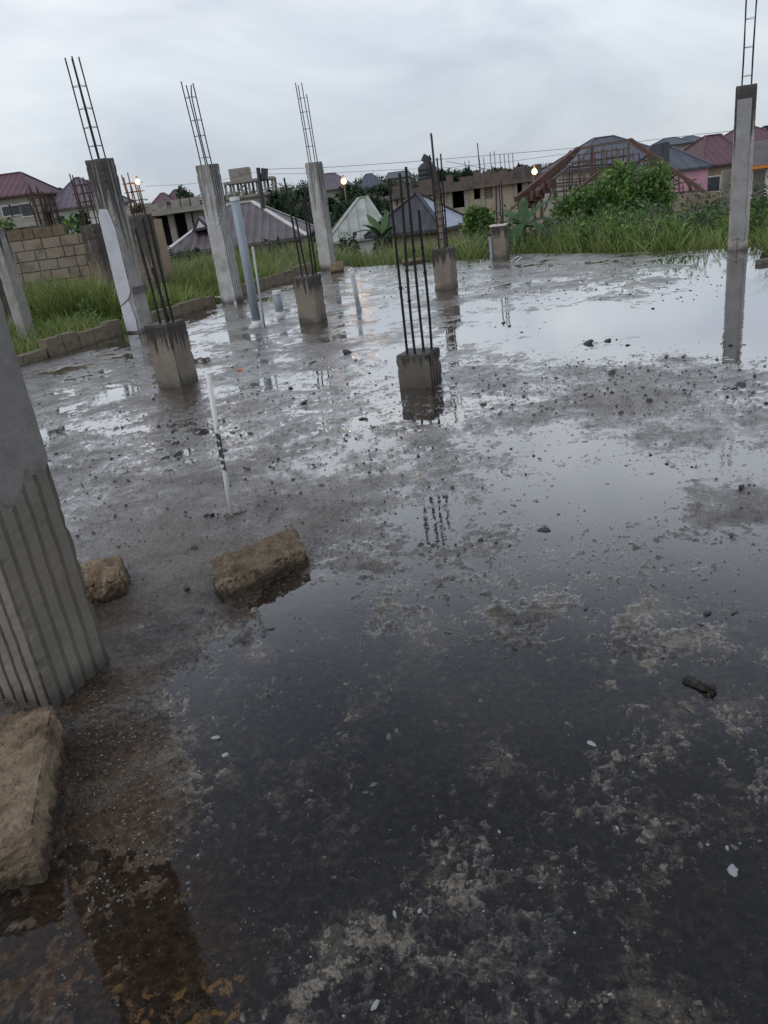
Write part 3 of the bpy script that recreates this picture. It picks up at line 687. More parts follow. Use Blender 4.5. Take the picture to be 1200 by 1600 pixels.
tcn = N(mt, 'ShaderNodeTexCoord'); sp_ = N(mt, 'ShaderNodeSeparateXYZ'); mt.links.new(tcn.outputs['Object'], sp_.inputs[0])
nz_ = tex(mt, 14, 5, tcn.outputs['Object'], .7)
wetl = rng(mt, mathn(mt, 'ADD', sp_.outputs['Z'], mathn(mt, 'MULTIPLY', nz_.outputs[0], -.06)), -.01, .045, .8, 0, True)
gm = rng(mt, nz_.outputs[0], .50, .62, 0, .5)
cc = mix(mt, mix(mt, src, (.10, .062, .032), gm), (.035, .022, .013), wetl)
mt.links.new(cc, bb.inputs['Base Color']); mt.links.new(rng(mt, wetl, 0, .8, .9, .35), bb.inputs['Roughness'])
# kerb of blocks along the left slab edge
def kerb(label, a, b, h, n_blocks, seed, skip=(), z0=-.1):
    a = Vector(a); b = Vector(b); d = b - a; Ln = d.length; d.normalize(); nrm = Vector((-d.y, d.x))
    t_ = thing('block_kerb', label, 'kerb', (a.x, a.y, 0), math.atan2(d.y, d.x)); bw = Ln / n_blocks
    mo = MB(); bl = MB(); rr = random.Random(seed)
    mo.box(Ln / 2, 0, (z0 + h * .80) / 2, Ln - .02, .12, h * .80 - z0); mo.build('mortar_bed', M['mortar'], t_)
    for i in range(n_blocks):
        if i in skip: continue
        nx, nz = 6, 4; hh = h * rr.uniform(.80, 1.0); x0 = i * bw + .006; x1 = (i + 1) * bw - .006; base = len(bl.v); w_ = .075
        def jt(x, y, z):
            e_ = mnoise.noise(Vector((x * 11 + seed, y * 11, z * 11))) * .018
            return (x + e_, y + e_, z + e_ * .8)
        for side in (-1, 1):
            for kz in range(nz + 1):
                for kx in range(nx + 1): bl.v.append(Vector(jt(x0 + (x1 - x0) * kx / nx, side * w_, z0 + (hh - z0) * kz / nz)))
        W = nx + 1; H2 = (nz + 1) * W
        for kz in range(nz):
            for kx in range(nx):
                q = base + kz * W + kx; bl.f.append((q, q + 1, q + 1 + W, q + W)); q += H2; bl.f.append((q + 1, q, q + W, q + 1 + W))
        for kx in range(nx): q = base + nz * W + kx; bl.f.append((q, q + 1, q + 1 + H2, q + H2))
        for kz in range(nz):
            q = base + kz * W; bl.f.append((q, q + W, q + W + H2, q + H2)); q += nx; bl.f.append((q + W, q, q + H2, q + W + H2))
    bl.build('block_course', M['kerb'], t_, smooth=False)
kerb('low mossy block kerb along the left slab edge, lowest stretch', (-5.8, 7.7), (-4.38, 10.85), .13, 8, 1)
kerb('taller mossy block kerb left of the plastered column', (-4.37, 10.88), (-3.72, 12.3), .235, 5, 2)
kerb('block kerb between the plastered column and the grooved column', (-3.50, 12.72), (-2.62, 14.6), .20, 6, 3)
kerb('block kerb beyond the big grey pipe, reaching the farthest column', (-2.42, 15.0), (-.95, 18.2), .24, 8, 4)
# right notch kerb
a = MB(); a.beam((5.55, 10.80, .01), (9.0, 11.95, .01), .10, .10); tag(a.build('edge_strip', M['stone_mid']), 'thin raised concrete edge strip at the right of the big puddle', 'kerb')
# sticks and litter
def stick(label, p1, p2, r, mat, cat='stick', name='stick', z=.012, group=None):
    a_ = gp(*p1); b_ = gp(*p2); a_.z = z; b_.z = z + .01
    a = MB(); a.tube([a_, (a_ + b_) / 2 + Vector((0, 0, r * .3)), b_], r, 7); return tag(a.build(name, M[mat]), label, cat, group)
stick('white stick lying behind the grooved column foot', (324, 468), (350, 470), .016, 'pvc_white', z=.05)
stick('left of two white sticks by the far capped stump', (799, 409), (810, 402), .012, 'pvc_white')
stick('right of two white sticks by the far capped stump', (806, 411), (815, 404), .012, 'pvc_white')
def peel(px, py):
    p = gp(px, py); v = []; f = []
    for i in range(5):
        for j in range(7):
            a_ = i / 4 * 1.2; b_ = j / 7 * 2 * math.pi
            v.append((.03 * math.sin(a_) * math.cos(b_) * 1.2, .026 * math.sin(a_) * math.sin(b_), .022 * math.cos(a_) - .003 + .003 * math.sin(b_ * 2)))
    for i in range(4):
        for j in range(7): f.append((i * 7 + j, i * 7 + (j + 1) % 7, (i + 1) * 7 + (j + 1) % 7, (i + 1) * 7 + j))
    o = link_mesh('fruit_peel', v, f, M['orange'], None, p, True); tag(o, 'small orange fruit peel on the slab right of the dark stump', 'litter')
peel(375, 579)
p = gp(313, 566)
cr_ = thing('rubble_heap', 'little heap of crushed rubble right of the dark stained stump', 'rubble', (p.x, p.y, 0))
rr = random.Random(5)
for k in range(7):
    a = MB(); a.box(rr.uniform(-.07, .07), rr.uniform(-.08, .08), .015 + .012 * (k % 3), rr.uniform(.04, .10), rr.uniform(.03, .07), rr.uniform(.012, .03), rr.uniform(0, 3), rr.uniform(-.3, .3), rr.uniform(-.3, .3)); a.build('rubble_piece', M['stone_pale' if k % 3 == 0 else 'stone_mid'], cr_)

# ------------------------------------------------------------------ stones
def stone_mesh(seed):
    import bmesh
    bm = bmesh.new(); bmesh.ops.create_icosphere(bm, subdivisions=2, radius=1)
    for v_ in bm.verts:
        d = v_.co.normalized(); k = 1 + .35 * mnoise.noise(d * 1.3 + Vector((seed * 5.1, 0, 0))) + .22 * mnoise.noise(d * 3.1 + Vector((0, seed * 2.3, 0)))
        v_.co = Vector((d.x * k * 1.15, d.y * k * .9, d.z * k * .68))
    me = bpy.data.meshes.new('stone'); bm.to_mesh(me); bm.free(); return me
SM = {}
for mk in ('stone', 'stone_mid', 'stone_pale'):
    SM[mk] = []
    for s_ in range(6):
        me = stone_mesh(s_ + 10 * len(mk)); me.materials.append(M[mk]); SM[mk].append(me)
def put_stone(x, y, r, mk, label, group, seed):
    rr = random.Random(seed)
    o = bpy.data.objects.new('stone', SM[mk][seed % 6]); col.objects.link(o)
    hz = float(slab_height(np.array([x]), np.array([y]))[0])
    o.location = (x, y, hz + r * rr.uniform(.05, .35)); o.scale = (r * rr.uniform(.8, 1.7), r * rr.uniform(.6, 1.1), r * rr.uniform(.45, 1.15)); o.rotation_euler = (rr.uniform(-.4, .4), rr.uniform(-.4, .4), rr.uniform(0, 6))
    return tag(o, label, 'stone', group)
big = [((919, 537), .040, 'stone', 'largest dark stone sitting in the big bright puddle'), ((815, 519), .022, 'stone', 'dark stone in the left end of the big puddle'),
       ((542, 552), .032, 'stone', 'dark brown stone beside the low grooved stump on its left'), ((849, 829), .020, 'stone', 'dark lump in shallow water right of the foreground reflection'),
       ((352, 1180), .011, 'stone_pale', 'pale wet stone nearest the foreground block, lower one'), ((336, 1153), .010, 'stone_pale', 'pale wet stone just above another pale stone in dark water'),
       ((924, 1162), .012, 'stone_pale', 'glittering pale stone pair member in dark water, right foreground'), ((998, 1177), .013, 'stone', 'small black lump in right foreground water'),
       ((1145, 1360), .013, 'stone_pale', 'pale flake stone at lower right'), ((1158, 602), .03, 'stone', 'dark stone at the right end of the gravel ridge'),
       ((956, 584), .03, 'stone', 'dark stone on the gravel ridge under the big puddle'), ((1015, 627), .028, 'stone', 'dark stone low on the gravel ridge'),
       ((1041, 559), .025, 'stone', 'dark stone on the near rim of the big puddle'), ((454, 607), .026, 'stone', 'dark round stone left of the low grooved stump'),
       ((475, 630), .024, 'stone', 'dark stone with a short reflection in the middle left'), ((568, 655), .024, 'stone', 'dark stone below and left of the grooved stump'),
       ((293, 924), .018, 'stone', 'dark stone left of the foreground block'), ((230, 1095), .017, 'stone_mid', 'grey stone right of the nearest column foot'),
       ((608, 1152), .012, 'stone_mid', 'flat grey stone in the dark foreground water'), ((1158, 765), .022, 'stone', 'dark stone beside the pale mud mound at the right')]
k = 0
for (px, py), r_, mk, lb in big:
    p = gp(px, py); put_stone(p.x, p.y, r_, mk, lb, None, k + 3); k += 1
rs = random.Random(99)
def scatter(n_, box, rmin, rmax, mks, label, group):
    global k
    c_ = 0
    cl = [(rs.uniform(box[0], box[2]), rs.uniform(box[1], box[3])) for _ in range(max(3, n_ // 9))]
    while c_ < n_:
        px = rs.uniform(box[0], box[2]); py = rs.uniform(box[1], box[3])
        if rs.random() < .6: q_ = rs.choice(cl); px = q_[0] + rs.gauss(0, 22); py = q_[1] + rs.gauss(0, 7)
        p = gp(px, py)
        if not inpoly(np.array([p.x]), np.array([p.y]), inset(SLAB, .3))[0]: continue
        r_ = rmin + (rmax - rmin) * rs.random() ** 2.2
        put_stone(p.x, p.y, r_, rs.choice(mks), label, group, k * 7 + 1); k += 1; c_ += 1
scatter(60, (480, 400, 1140, 462), .010, .026, ['stone', 'stone', 'stone_mid'], 'dark stone among those strewn over the far end of the slab', 'stones over the far end of the slab')
scatter(20, (770, 462, 1190, 555), .008, .022, ['stone'], 'small dark stone standing in the big bright puddle', 'stones in the big puddle')
scatter(28, (740, 560, 1195, 650), .007, .019, ['stone', 'stone_mid', 'stone_mid'], 'small dark stone on the gravelly ridge below the big puddle', 'stones on the gravelly ridge')
scatter(62, (60, 520, 740, 860), .006, .021, ['stone', 'stone', 'stone_mid'], 'small dark stone on the wet left half of the slab', 'stones on the left half of the slab')
scatter(55, (380, 690, 1195, 1060), .004, .013, ['stone', 'stone_mid', 'stone'], 'small stone in the shallow water of the middle foreground', 'stones in the middle foreground')
scatter(50, (300, 1070, 1195, 1590), .004, .010, ['stone_pale', 'stone_mid', 'stone_mid'], 'small wet stone on the dark foreground', 'stones on the dark foreground')
def gravel(name, n_, boxes, rmin, rmax, mat, seed):
    r_ = np.random.default_rng(seed); V = []; Q = []
    base = np.array([[1, 0, 0], [-1, 0, 0], [0, 1, 0], [0, -1, 0], [0, 0, 1], [0, 0, -1]], float)
    tri = np.array([[0, 2, 4], [2, 1, 4], [1, 3, 4], [3, 0, 4], [2, 0, 5], [1, 2, 5], [3, 1, 5], [0, 3, 5]])
    P_ = []
    tot = sum(b_[4] for b_ in boxes)
    for b_ in boxes:
        for _ in range(int(n_ * b_[4] / tot)):
            p = gp(r_.uniform(b_[0], b_[2]), r_.uniform(b_[1], b_[3])); P_.append((p.x, p.y))
    P_ = np.array(P_); P_ = P_[inpoly(P_[:, 0], P_[:, 1], inset(SLAB, .25))]
    hz = slab_height(P_[:, 0], P_[:, 1]); m_ = len(P_); Dd = np.hypot(P_[:, 0], P_[:, 1])
    rad = (rmin + (rmax - rmin) * r_.random(m_) ** 2.5) * np.clip(Dd / 3, .75, 2.0)
    a = r_.uniform(0, 6.28, m_); v = base[None] * (1 + r_.uniform(-.35, .35, (m_, 6, 1))) * np.array([1.2, .85, .6])
    v[:, :, 2] += r_.uniform(-.1, .1, (m_, 6))
    x = v[..., 0] * np.cos(a)[:, None] - v[..., 1] * np.sin(a)[:, None]; y = v[..., 0] * np.sin(a)[:, None] + v[..., 1] * np.cos(a)[:, None]
    v = np.stack([x, y, v[..., 2]], -1) * rad[:, None, None] + np.stack([P_[:, 0], P_[:, 1], hz + rad * .25], -1)[:, None]
    f = (np.arange(m_) * 6)[:, None, None] + tri[None]
    return tag(np_mesh(name, v.reshape(-1, 3), f.reshape(-1, 3), mat), kind='stuff')
g1 = gravel('gravel', 5200, [(0, 1000, 330, 1350, 1.6), (140, 830, 640, 1010, 1), (60, 560, 640, 830, 1.2), (740, 555, 1198, 650, .9), (480, 395, 1150, 460, .9), (300, 1350, 1195, 1595, .5), (90, 1350, 420, 1595, .8), (640, 650, 1195, 1100, .5), (130, 1040, 260, 1240, 1.2)], .0012, .0062, M['stone_mid'], 3)
tag(g1, 'grey grit and crushed aggregate strewn over the slab', 'gravel')
g2 = gravel('gravel', 650, [(130, 1040, 330, 1350, 1), (60, 1100, 260, 1500, .8), (300, 1050, 1195, 1595, 1.3)], .001, .0048, M['stone_pale'], 4)
g4 = gravel('gravel', 620, [(110, 1040, 300, 1240, 1.6), (130, 1200, 300, 1420, .5), (300, 880, 520, 990, .15)], .002, .0095, M['stone_mid'], 6)
tag(g4, 'coarse crushed stone heaped along the foot of the nearest column', 'gravel')
tag(g2, 'pale crushed chips on the dark foreground and by the nearest column', 'gravel')
g3 = gravel('gravel', 1500, [(60, 540, 720, 860, 1.6), (500, 398, 1130, 470, 1.6), (740, 555, 1198, 650, .4), (400, 700, 1190, 1080, .5)], .0025, .0085, M['stone'], 5)
tag(g3, 'dark grit scattered over the far half of the slab', 'gravel')

# ------------------------------------------------------------------ grass
def seg_dist(x, y, a, b):
    ax, ay = a; bx, by = b; dx, dy = bx - ax, by - ay; t_ = np.clip(((x - ax) * dx + (y - ay) * dy) / (dx * dx + dy * dy), 0, 1)
    return np.hypot(x - ax - t_ * dx, y - ay - t_ * dy)
def blades(name, n_, u0, u1, d0, d1, hmin, hmax, wdt, mat, seed, label, tone0=0.0, avoid=(), dpow=1.0, patch=.6, tall=None):
    r_ = np.random.default_rng(seed); y = d0 + (d1 - d0) * r_.random(n_) ** dpow; x = y * r_.uniform(u0, u1, n_)
    dens = fbm(x, y, .9, 3, seed) ; keep = ~inpoly(x, y, SLAB) & (dens > -patch + .6 * (r_.random(n_) - .5))
    for i in range(len(SLAB) - 1):
        keep &= seg_dist(x, y, SLAB[i], SLAB[i + 1]) > .24
    for a_, b_, w_ in avoid: keep &= seg_dist(x, y, a_, b_) > w_
    x, y = x[keep], y[keep]; n_ = len(x); z = terrain(x, y) - .02
    hh = (hmin + (hmax - hmin) * r_.random(n_)) * (1 + .55 * fbm(x, y, .5, 2, seed + 5))
    if tall is not None: hh = hh * tall(x, y)
    a = r_.uniform(0, 6.28, n_); ln = hh * r_.uniform(.15, .75, n_); lx, ly = np.cos(a) * ln, np.sin(a) * ln
    b_ = r_.uniform(0, 6.28, n_); wx, wy = np.cos(b_), np.sin(b_); w_ = wdt * r_.uniform(.6, 1.4, n_)
    V = np.zeros((n_, 7, 3))
    for i, (q, ww) in enumerate(((0, .8), (.45, 1.0), (.8, .6))):
        cx, cy, cz = x + lx * q ** 2, y + ly * q ** 2, z + hh * (q - .25 * q * q * (ln / hh))
        V[:, 2 * i] = np.stack([cx - wx * w_ * ww, cy - wy * w_ * ww, cz], 1); V[:, 2 * i + 1] = np.stack([cx + wx * w_ * ww, cy + wy * w_ * ww, cz], 1)
    V[:, 6] = np.stack([x + lx, y + ly, z + hh * (1 - .28 * ln / hh)], 1)
    k = (np.arange(n_) * 7)[:, None, None]
    Q = (k + np.array([[0, 1, 3, 2], [2, 3, 5, 4], [4, 5, 6, 6]])[None])
    T = np.concatenate([Q[:, :2].reshape(-1, 4)[:, [0, 1, 2]], Q[:, :2].reshape(-1, 4)[:, [0, 2, 3]], Q[:, 2, :3]])
    o = np_mesh(name, V.reshape(-1, 3), T, mat)
    tone = np.clip(.5 + .35 * fbm(x, y, .7, 3, 8) + r_.normal(0, .16, n_) + tone0, 0, 1)
    at_ = o.data.attributes.new('tone', 'FLOAT', 'POINT'); at_.data.foreach_set('value', np.repeat(tone, 7).astype(np.float32))
    return tag(o, label, 'grass', kind='stuff')
WALL = ((-9.2, 17.9), (-5.35, 18.1))
AV = [(WALL[0], WALL[1], .25)]
blades('grass', 42000, -.75, -.24, 7.5, 18.3, .22, .62, .0065, M['grass'], 1, 'lush green grass in the yard left of the slab', .05, AV, 1.0)
blades('grass', 66000, -.40, .16, 14.5, 30, .45, 1.0, .010, M['grass'], 2, 'tall meadow grass beyond the left and far slab edges', -.02, [], 1.3)
blades('grass', 42000, .05, .85, 10.5, 27, .45, .95, .010, M['grass'], 3, 'tall green weeds beyond the right slab edge', .02, [], 1.4)
blades('grass', 13000, -.33, .55, 17, 30, .7, 1.15, .007, M['grass_dry'], 4, 'pale seeding grass stalks over the meadow', 0, [], 1.0, .3)
blades('grass', 30000, -.7, .8, 28, 75, .4, 1.0, .022, M['grass'], 5, 'rough grass between the houses behind', -.12, [], 1.3, .4)

# ------------------------------------------------------------------ foliage
def leafcloud(name, blobs, n_, size, mat, parent, seed, droop=.2, tone0=0, hollow=.45, aspect=.45):
    """blobs: (x,y,z,rx,ry,rz) in the parent's space; leaves in clumps through each blob's volume"""
    r_ = np.random.default_rng(seed); vol = np.array([(b_[3] * b_[4] * b_[5]) ** .66 for b_ in blobs]); pick = r_.choice(len(blobs), n_, p=vol / vol.sum())
    B = np.array(blobs)[pick]
    ncl = max(6, n_ // 28); cd_ = r_.normal(size=(ncl, 3)); cd_ /= np.linalg.norm(cd_, axis=1)[:, None]; crad = hollow + (1 - hollow) * r_.random(ncl) ** .6; crad = crad * (1 + .18 * r_.normal(size=ncl))
    ci = r_.integers(0, ncl, n_); P_ = cd_[ci] * crad[ci][:, None] + r_.normal(0, .15, (n_, 3))
    ctone = r_.normal(0, .17, ncl)[ci]
    Cn = B[:, :3] + P_ * B[:, 3:6]
    out_ = P_ / np.maximum(np.linalg.norm(P_, axis=1), .1)[:, None]
    ax = out_ * .6 + r_.normal(0, .6, (n_, 3)); ax[:, 2] -= droop; ax /= np.linalg.norm(ax, axis=1)[:, None]
    sd_ = np.cross(ax, r_.normal(size=(n_, 3))); sd_ /= np.maximum(np.linalg.norm(sd_, axis=1), 1e-3)[:, None]
    s_ = size * r_.uniform(.6, 1.4, n_)[:, None]
    nr_ = np.cross(ax, sd_)
    V = np.stack([Cn - ax * s_, Cn + sd_ * s_ * aspect - nr_ * s_ * .1, Cn + ax * s_, Cn - sd_ * s_ * aspect - nr_ * s_ * .1], 1)
    Q = np.arange(n_ * 4).reshape(-1, 4)
    o = np_mesh(name, V.reshape(-1, 3), Q, mat, parent)
    tone = np.clip(.45 + ctone + .12 * r_.normal(size=n_) + tone0, 0, 1)
    at_ = o.data.attributes.new('tone', 'FLOAT', 'POINT'); at_.data.foreach_set('value', np.repeat(tone, 4).astype(np.float32))
    return o
def tree(name, label, x, y, h, rx, n_=1500, leaf=.09, mat='leaf', seed=1, group=None, trunk=.45, rz=None, blobs=None, cat='tree', z=None, tone0=0):
    z = tz(x, y) - .05 if z is None else z
    t_ = thing(name, label, cat, (x, y, z), 0, group); rr = random.Random(seed)
    rz = rz or h * (1 - trunk) / 2; zc = h - rz
    if blobs is None:
        blobs = []
        for i in range(6):
            a = rr.uniform(0, 6.28); d = rr.uniform(.2, .62)
            blobs.append((math.cos(a) * d * rx, math.sin(a) * d * rx, zc + rr.uniform(-.45, .45) * rz, rx * rr.uniform(.38, .6), rx * rr.uniform(.38, .6), rz * rr.uniform(.35, .6)))
    tb = MB(); tr_ = max(.03, h * .025); tb.tube([(0, 0, -.1), (rr.uniform(-.05, .05) * h, 0, h * trunk * .6), (rr.uniform(-.06, .06) * h, 0, zc)], [tr_ * 1.3, tr_, tr_ * .5], 7)
    for b_ in blobs[:6]: tb.tube([(0, 0, h * trunk * .55), (b_[0] * .5, b_[1] * .5, (h * trunk * .5 + b_[2]) / 2), b_[:3]], [tr_ * .6, tr_ * .4, tr_ * .15], 5)
    tb.build('trunk', M['bark'], t_)
    leafcloud('crown', blobs, n_, leaf, M[mat], t_, seed, tone0=tone0)
    return t_
def place(px, py, Y): p = at(px, py, Y); return p
def bush_at(label, px, pyt, Y, wpx, n_=1500, leaf=.07, mat='leaf', seed=1, name='bush', group=None, cat='bush', trunk=.12, tone0=0):
    """bush whose top shows at (px,pyt), wpx photo pixels wide"""
    p = at(px, pyt, Y); z0 = tz(p.x, Y); h = max(.5, p.z - z0); rx = wpx / 2 / (1250 / Y)
    return tree(name, label, p.x, Y, h, rx * 1.15, n_, leaf, mat, seed, group, trunk, cat=cat, tone0=tone0)
bush_at('big leafy green bush in front of the collapsed roof frame, its taller right half', 1000, 242, 22.5, 118, 9500, .075, 'leaf', 11, tone0=.10)
bush_at('lower dark left half of the leafy bushes in front of the collapsed roof frame', 930, 268, 22.0, 120, 7500, .075, 'leaf', 12, tone0=.02)
bush_at('low grey green bush at the foot of the big leafy bush', 985, 318, 20.5, 130, 4500, .055, 'leaf_far', 13, tone0=.15)
bush_at('dark climbing bush on the right rafter of the roof frame', 1038, 272, 25, 26, 900, .07, 'leaf_dark', 14)
bush_at('small round tree between the roofed hut and the unfinished house', 742, 312, 27, 50, 2400, .085, 'leaf', 15, 'small_tree', trunk=.3, cat='tree', tone0=.05)
bush_at('bushy plants between the pale roof and the dark roofed hut', 598, 330, 29, 46, 1500, .10, 'leaf_far', 16)
bush_at('small leafy shrub in front of the pale roof', 541, 345, 27, 26, 420, .07, 'leaf_dark', 17)
bush_at('scraggly dark shrubs before the long brown roof', 432, 362, 28, 50, 1300, .08, 'leaf_dark', 18)
bush_at('small shrub at the left foot of the long brown roof', 296, 378, 26, 30, 700, .07, 'leaf_far', 19)
bush_at('green creeper growing over the block wall end', 132, 338, 18.6, 30, 1000, .05, 'leaf', 20)
bush_at('weeds clump behind the leaning posts at the left wall', 150, 395, 17.6, 26, 900, .05, 'leaf', 21)
bush_at('bush behind the block wall below the purple roofed house', 95, 330, 30, 55, 1500, .10, 'leaf', 22)
bush_at('palm like dark tuft beside the purple roofed house', 121, 312, 44, 24, 700, .13, 'leaf_dark', 23)
bush_at('hedge in front of the two storey house at the left edge', 25, 340, 46, 60, 1500, .13, 'leaf', 24)
bush_at('bush by the column at the right edge of the photo', 1192, 300, 17, 50, 2600, .06, 'leaf', 25, tone0=.04)
bush_at('small dark tree right of the bulb lit rebar cage', 186, 305, 40, 20, 500, .13, 'leaf_dark', 27)
bush_at('weedy bush below the beige ruin wall', 1085, 345, 19.5, 80, 1500, .06, 'leaf_far', 28)
def weeds(label, n_, u0, u1, d0, d1, nl, seed, mat='leaf', hh=(.25, .6)):
    r_ = random.Random(seed); bl = []
    while len(bl) < n_:
        Y = r_.uniform(d0, d1); x = Y * r_.uniform(u0, u1)
        if inpoly(np.array([x]), np.array([Y]), SLAB)[0] or min(seg_dist(x, Y, SLAB[i], SLAB[i + 1]) for i in range(len(SLAB) - 1)) < .85: continue
        h_ = r_.uniform(*hh); bl.append((x, Y, tz(x, Y) + h_ * .55, r_.uniform(.18, .45), r_.uniform(.18, .4), h_ * .6))
    tag(leafcloud('weeds', bl, nl, .045, M[mat], None, seed, hollow=.2, tone0=.1), label, 'weeds', kind='stuff')
weeds('broad leafed weeds mixed into the grass left of the slab', 60, -.72, -.28, 9, 18, 9000, 71)
weeds('broad leafed weeds along the far slab edge, middle', 70, -.25, .18, 16.5, 24, 12000, 72)
weeds('broad leafed weeds beyond the right slab edge', 150, .16, .62, 12, 22, 30000, 73, 'leaf', (.4, .95))
weeds('grey green seed heads in the weeds at the right', 70, .14, .55, 14, 22, 9000, 74, 'leaf_far', (.7, 1.2))
# conical dark tree
p = at(282, 290, 90); c_ = thing('conifer', 'dark pointed tree rising over the flat roofs at the left', 'tree', (p.x, 90, tz(p.x, 90) - .1))
h = p.z - tz(p.x, 90)
a = MB(); a.tube([(0, 0, 0), (0, 0, h)], [.15, .03], 6); a.build('trunk', M['bark'], c_)
leafcloud('crown', [(0, 0, h * (.62 + .06 * i), 1.9 * (1 - i / 7) , 1.9 * (1 - i / 7), .7) for i in range(6)], 900, .22, M['leaf_dark'], c_, 5)
# skyline trees, each its own
SK = [(210, 312, 95, 30), (330, 318, 90, 30), (468, 286, 120, 40), (500, 296, 95, 40), (440, 293, 85, 50), (415, 300, 75, 50), (478, 302, 72, 40), (545, 286, 118, 46), (600, 284, 128, 50), (560, 300, 85, 60), (618, 300, 82, 44), (530, 312, 70, 44), (635, 282, 120, 36), (580, 322, 62, 40), (640, 316, 70, 34), (690, 262, 115, 22), (708, 259, 110, 22), (733, 255, 120, 22), (880, 248, 105, 34), (900, 254, 90, 30),
      (1130, 222, 120, 34), (1110, 214, 130, 26), (1185, 232, 75, 30), (1145, 240, 85, 30), (1197, 196, 110, 24), (860, 262, 130, 26), (380, 312, 64, 34), (350, 325, 70, 30), (1065, 300, 45, 18), (1090, 232, 90, 30), (1195, 255, 60, 24), (455, 318, 60, 44), (500, 325, 58, 40), (780, 262, 140, 30), (815, 258, 140, 30)]
places = ['beyond the flat roof left', 'behind the grooved column']
def where(px): 
    return ('behind the left houses' if px < 360 else 'on the wooded slope behind the farthest tall column' if px < 560 else 'on the slope behind the dark roofed hut' if px < 670 else 'over the long unfinished house' if px < 850 else 'behind the collapsed roof frame' if px < 1060 else 'among the roofs at the right')
SKL = {2: ', topmost', 3: ', beside lamp', 4: ', left of the column', 5: ', below the stilted building', 6: ', low beside the column', 7: ', right of the lamp', 9: ', below the distant grey roof', 11: ', above the pale roof', 13: ', directly behind the pale roof', 14: ', lower one', 12: ', upper one', 8: ', on the crest', 10: ', right of the pale roof', 31: ', low', 32: ', below the lamp'}
for i, (px, py, Y, wp) in enumerate(SK):
    fam = ['broad leafy tree ', 'dark bushy tree '][i % 2]
    nr_ = ['', ', near the utility pole', ''][0]
    bush_at(fam + where(px) + SKL.get(i, ''), px, py, Y, wp, 1100, .16 + Y * .0016, ['leaf_far', 'leaf_dark'][i % 2], 100 + i, 'leafy_tree', 'trees on the far slopes', 'tree', .2, tone0=.06)
def woodland():
    r_ = random.Random(4); bl = []
    for _ in range(330):
        Y = r_.uniform(130, 330); u = r_.uniform(-.62, .72); x = u * Y; z = tz(x, Y); hh = r_.uniform(2.2, 4.2) * (1 if u < .05 else .8)
        bl.append((x, Y, z + hh * .45, r_.uniform(3, 7), 3, hh * .55))
    o = leafcloud('woodland', bl, 60000, .36, M['leaf_far'], None, 9, hollow=.3)
    tag(o, 'wooded skyline far behind the houses', 'woodland', kind='stuff')
    bl = []
    for _ in range(90):
        Y = r_.uniform(62, 115); u = r_.uniform(-.19, .02); x = u * Y; z = tz(x, Y); bl.append((x, Y, z + .5, r_.uniform(1.5, 3.5), 2, r_.uniform(.8, 1.8)))
    o = leafcloud('undergrowth', bl, 20000, .20, M['leaf'], None, 19, hollow=.3, tone0=.05)
    tag(o, 'green undergrowth on the slope behind the pale roof', 'undergrowth', kind='stuff')
woodland()

# banana plant, bananas by the hut, palm tuft
def frond(pts_dir, L_, w_, arch, seed, banana=True, seg=10):
    """one leaf: direction angle, length, width, how far it arches over"""
    v = []; f = []; rr = random.Random(seed); a, el = pts_dir; p = Vector((0, 0, 0)); ang = el
    for i in range(seg + 1):
        q = i / seg; ww = w_ * math.sin(math.pi * min(1, .08 + q * .92)) ** .7 * (1 + rr.uniform(-.12, .12))
        d = Vector((math.cos(a) * math.cos(ang), math.sin(a) * math.cos(ang), math.sin(ang)))
        sdv = Vector((-math.sin(a), math.cos(a), 0)); upv = sdv.cross(d) * -1
        fold = .35 * ww
        v += [p - sdv * ww + upv * -fold, p.copy(), p + sdv * ww + upv * -fold]
        p = p + d * L_ / seg; ang -= arch / seg
    for i in range(seg):
        for k_ in (0, 1): f.append((i * 3 + k_, i * 3 + k_ + 1, i * 3 + k_ + 4, i * 3 + k_ + 3))
    return v, f
def banana(label, px, py_base_top, Y, h, L_, leaves, seed, mat='banana', stem=.06, group='banana plants'):
    p = at(px, py_base_top, Y); z0 = tz(p.x, Y); t_ = thing('banana_plant', label, 'plant', (p.x, Y, z0), 0, group)
    a = MB(); a.tube([(0, 0, -.1), (.03, 0, h * .5), (0, 0, h)], [stem * 1.3, stem, stem * .7], 8); a.build('stem', M['bark'], t_)
    rr = random.Random(seed)
    for i, (ang, el, ll, arch) in enumerate(leaves):
        v, f = frond((R(ang), R(el)), L_ * ll, L_ * .13 * rr.uniform(.85, 1.15), R(arch), seed + i)
        o = link_mesh('leaf', v, f, M[mat], t_, (0, 0, h - .04), True)
        at_ = o.data.attributes.new('tone', 'FLOAT', 'POINT'); at_.data.foreach_set('value', [rr.uniform(.2, .8)] * len(v))
p = at(815, 352, 18.3)
banana('banana plant with broad drooping leaves behind the far capped stump', 818, 352, 18.3, p.z - tz(p.x, 18.3), 1.05,
       [(75, 70, .9, 60), (20, 65, 1.0, 80), (-10, 40, 1.1, 120), (200, 45, 1.0, 120), (170, 62, .8, 90), (-60, 30, 1.1, 130), (240, 30, 1.0, 130), (-25, 10, 1.1, 90), (120, 55, 1, 70), (190, 5, .8, 80)], 3)
p = at(600, 368, 27)
banana('pale green banana plant in front of the dark roofed hut, left side', 597, 368, 27, p.z - tz(p.x, 27), 1.15, [(60, 70, .9, 40), (120, 65, 1, 50), (0, 50, 1, 90), (180, 50, 1, 90), (-40, 60, .8, 80), (220, 60, .9, 70)], 13)
p = at(700, 385, 17.5)
banana('single young banana shoot right of the floodlight stump', 706, 386, 18.5, .7, .55, [(-20, 35, 1, 50), (200, 60, .6, 60)], 23, 'leaf_bright', .02)
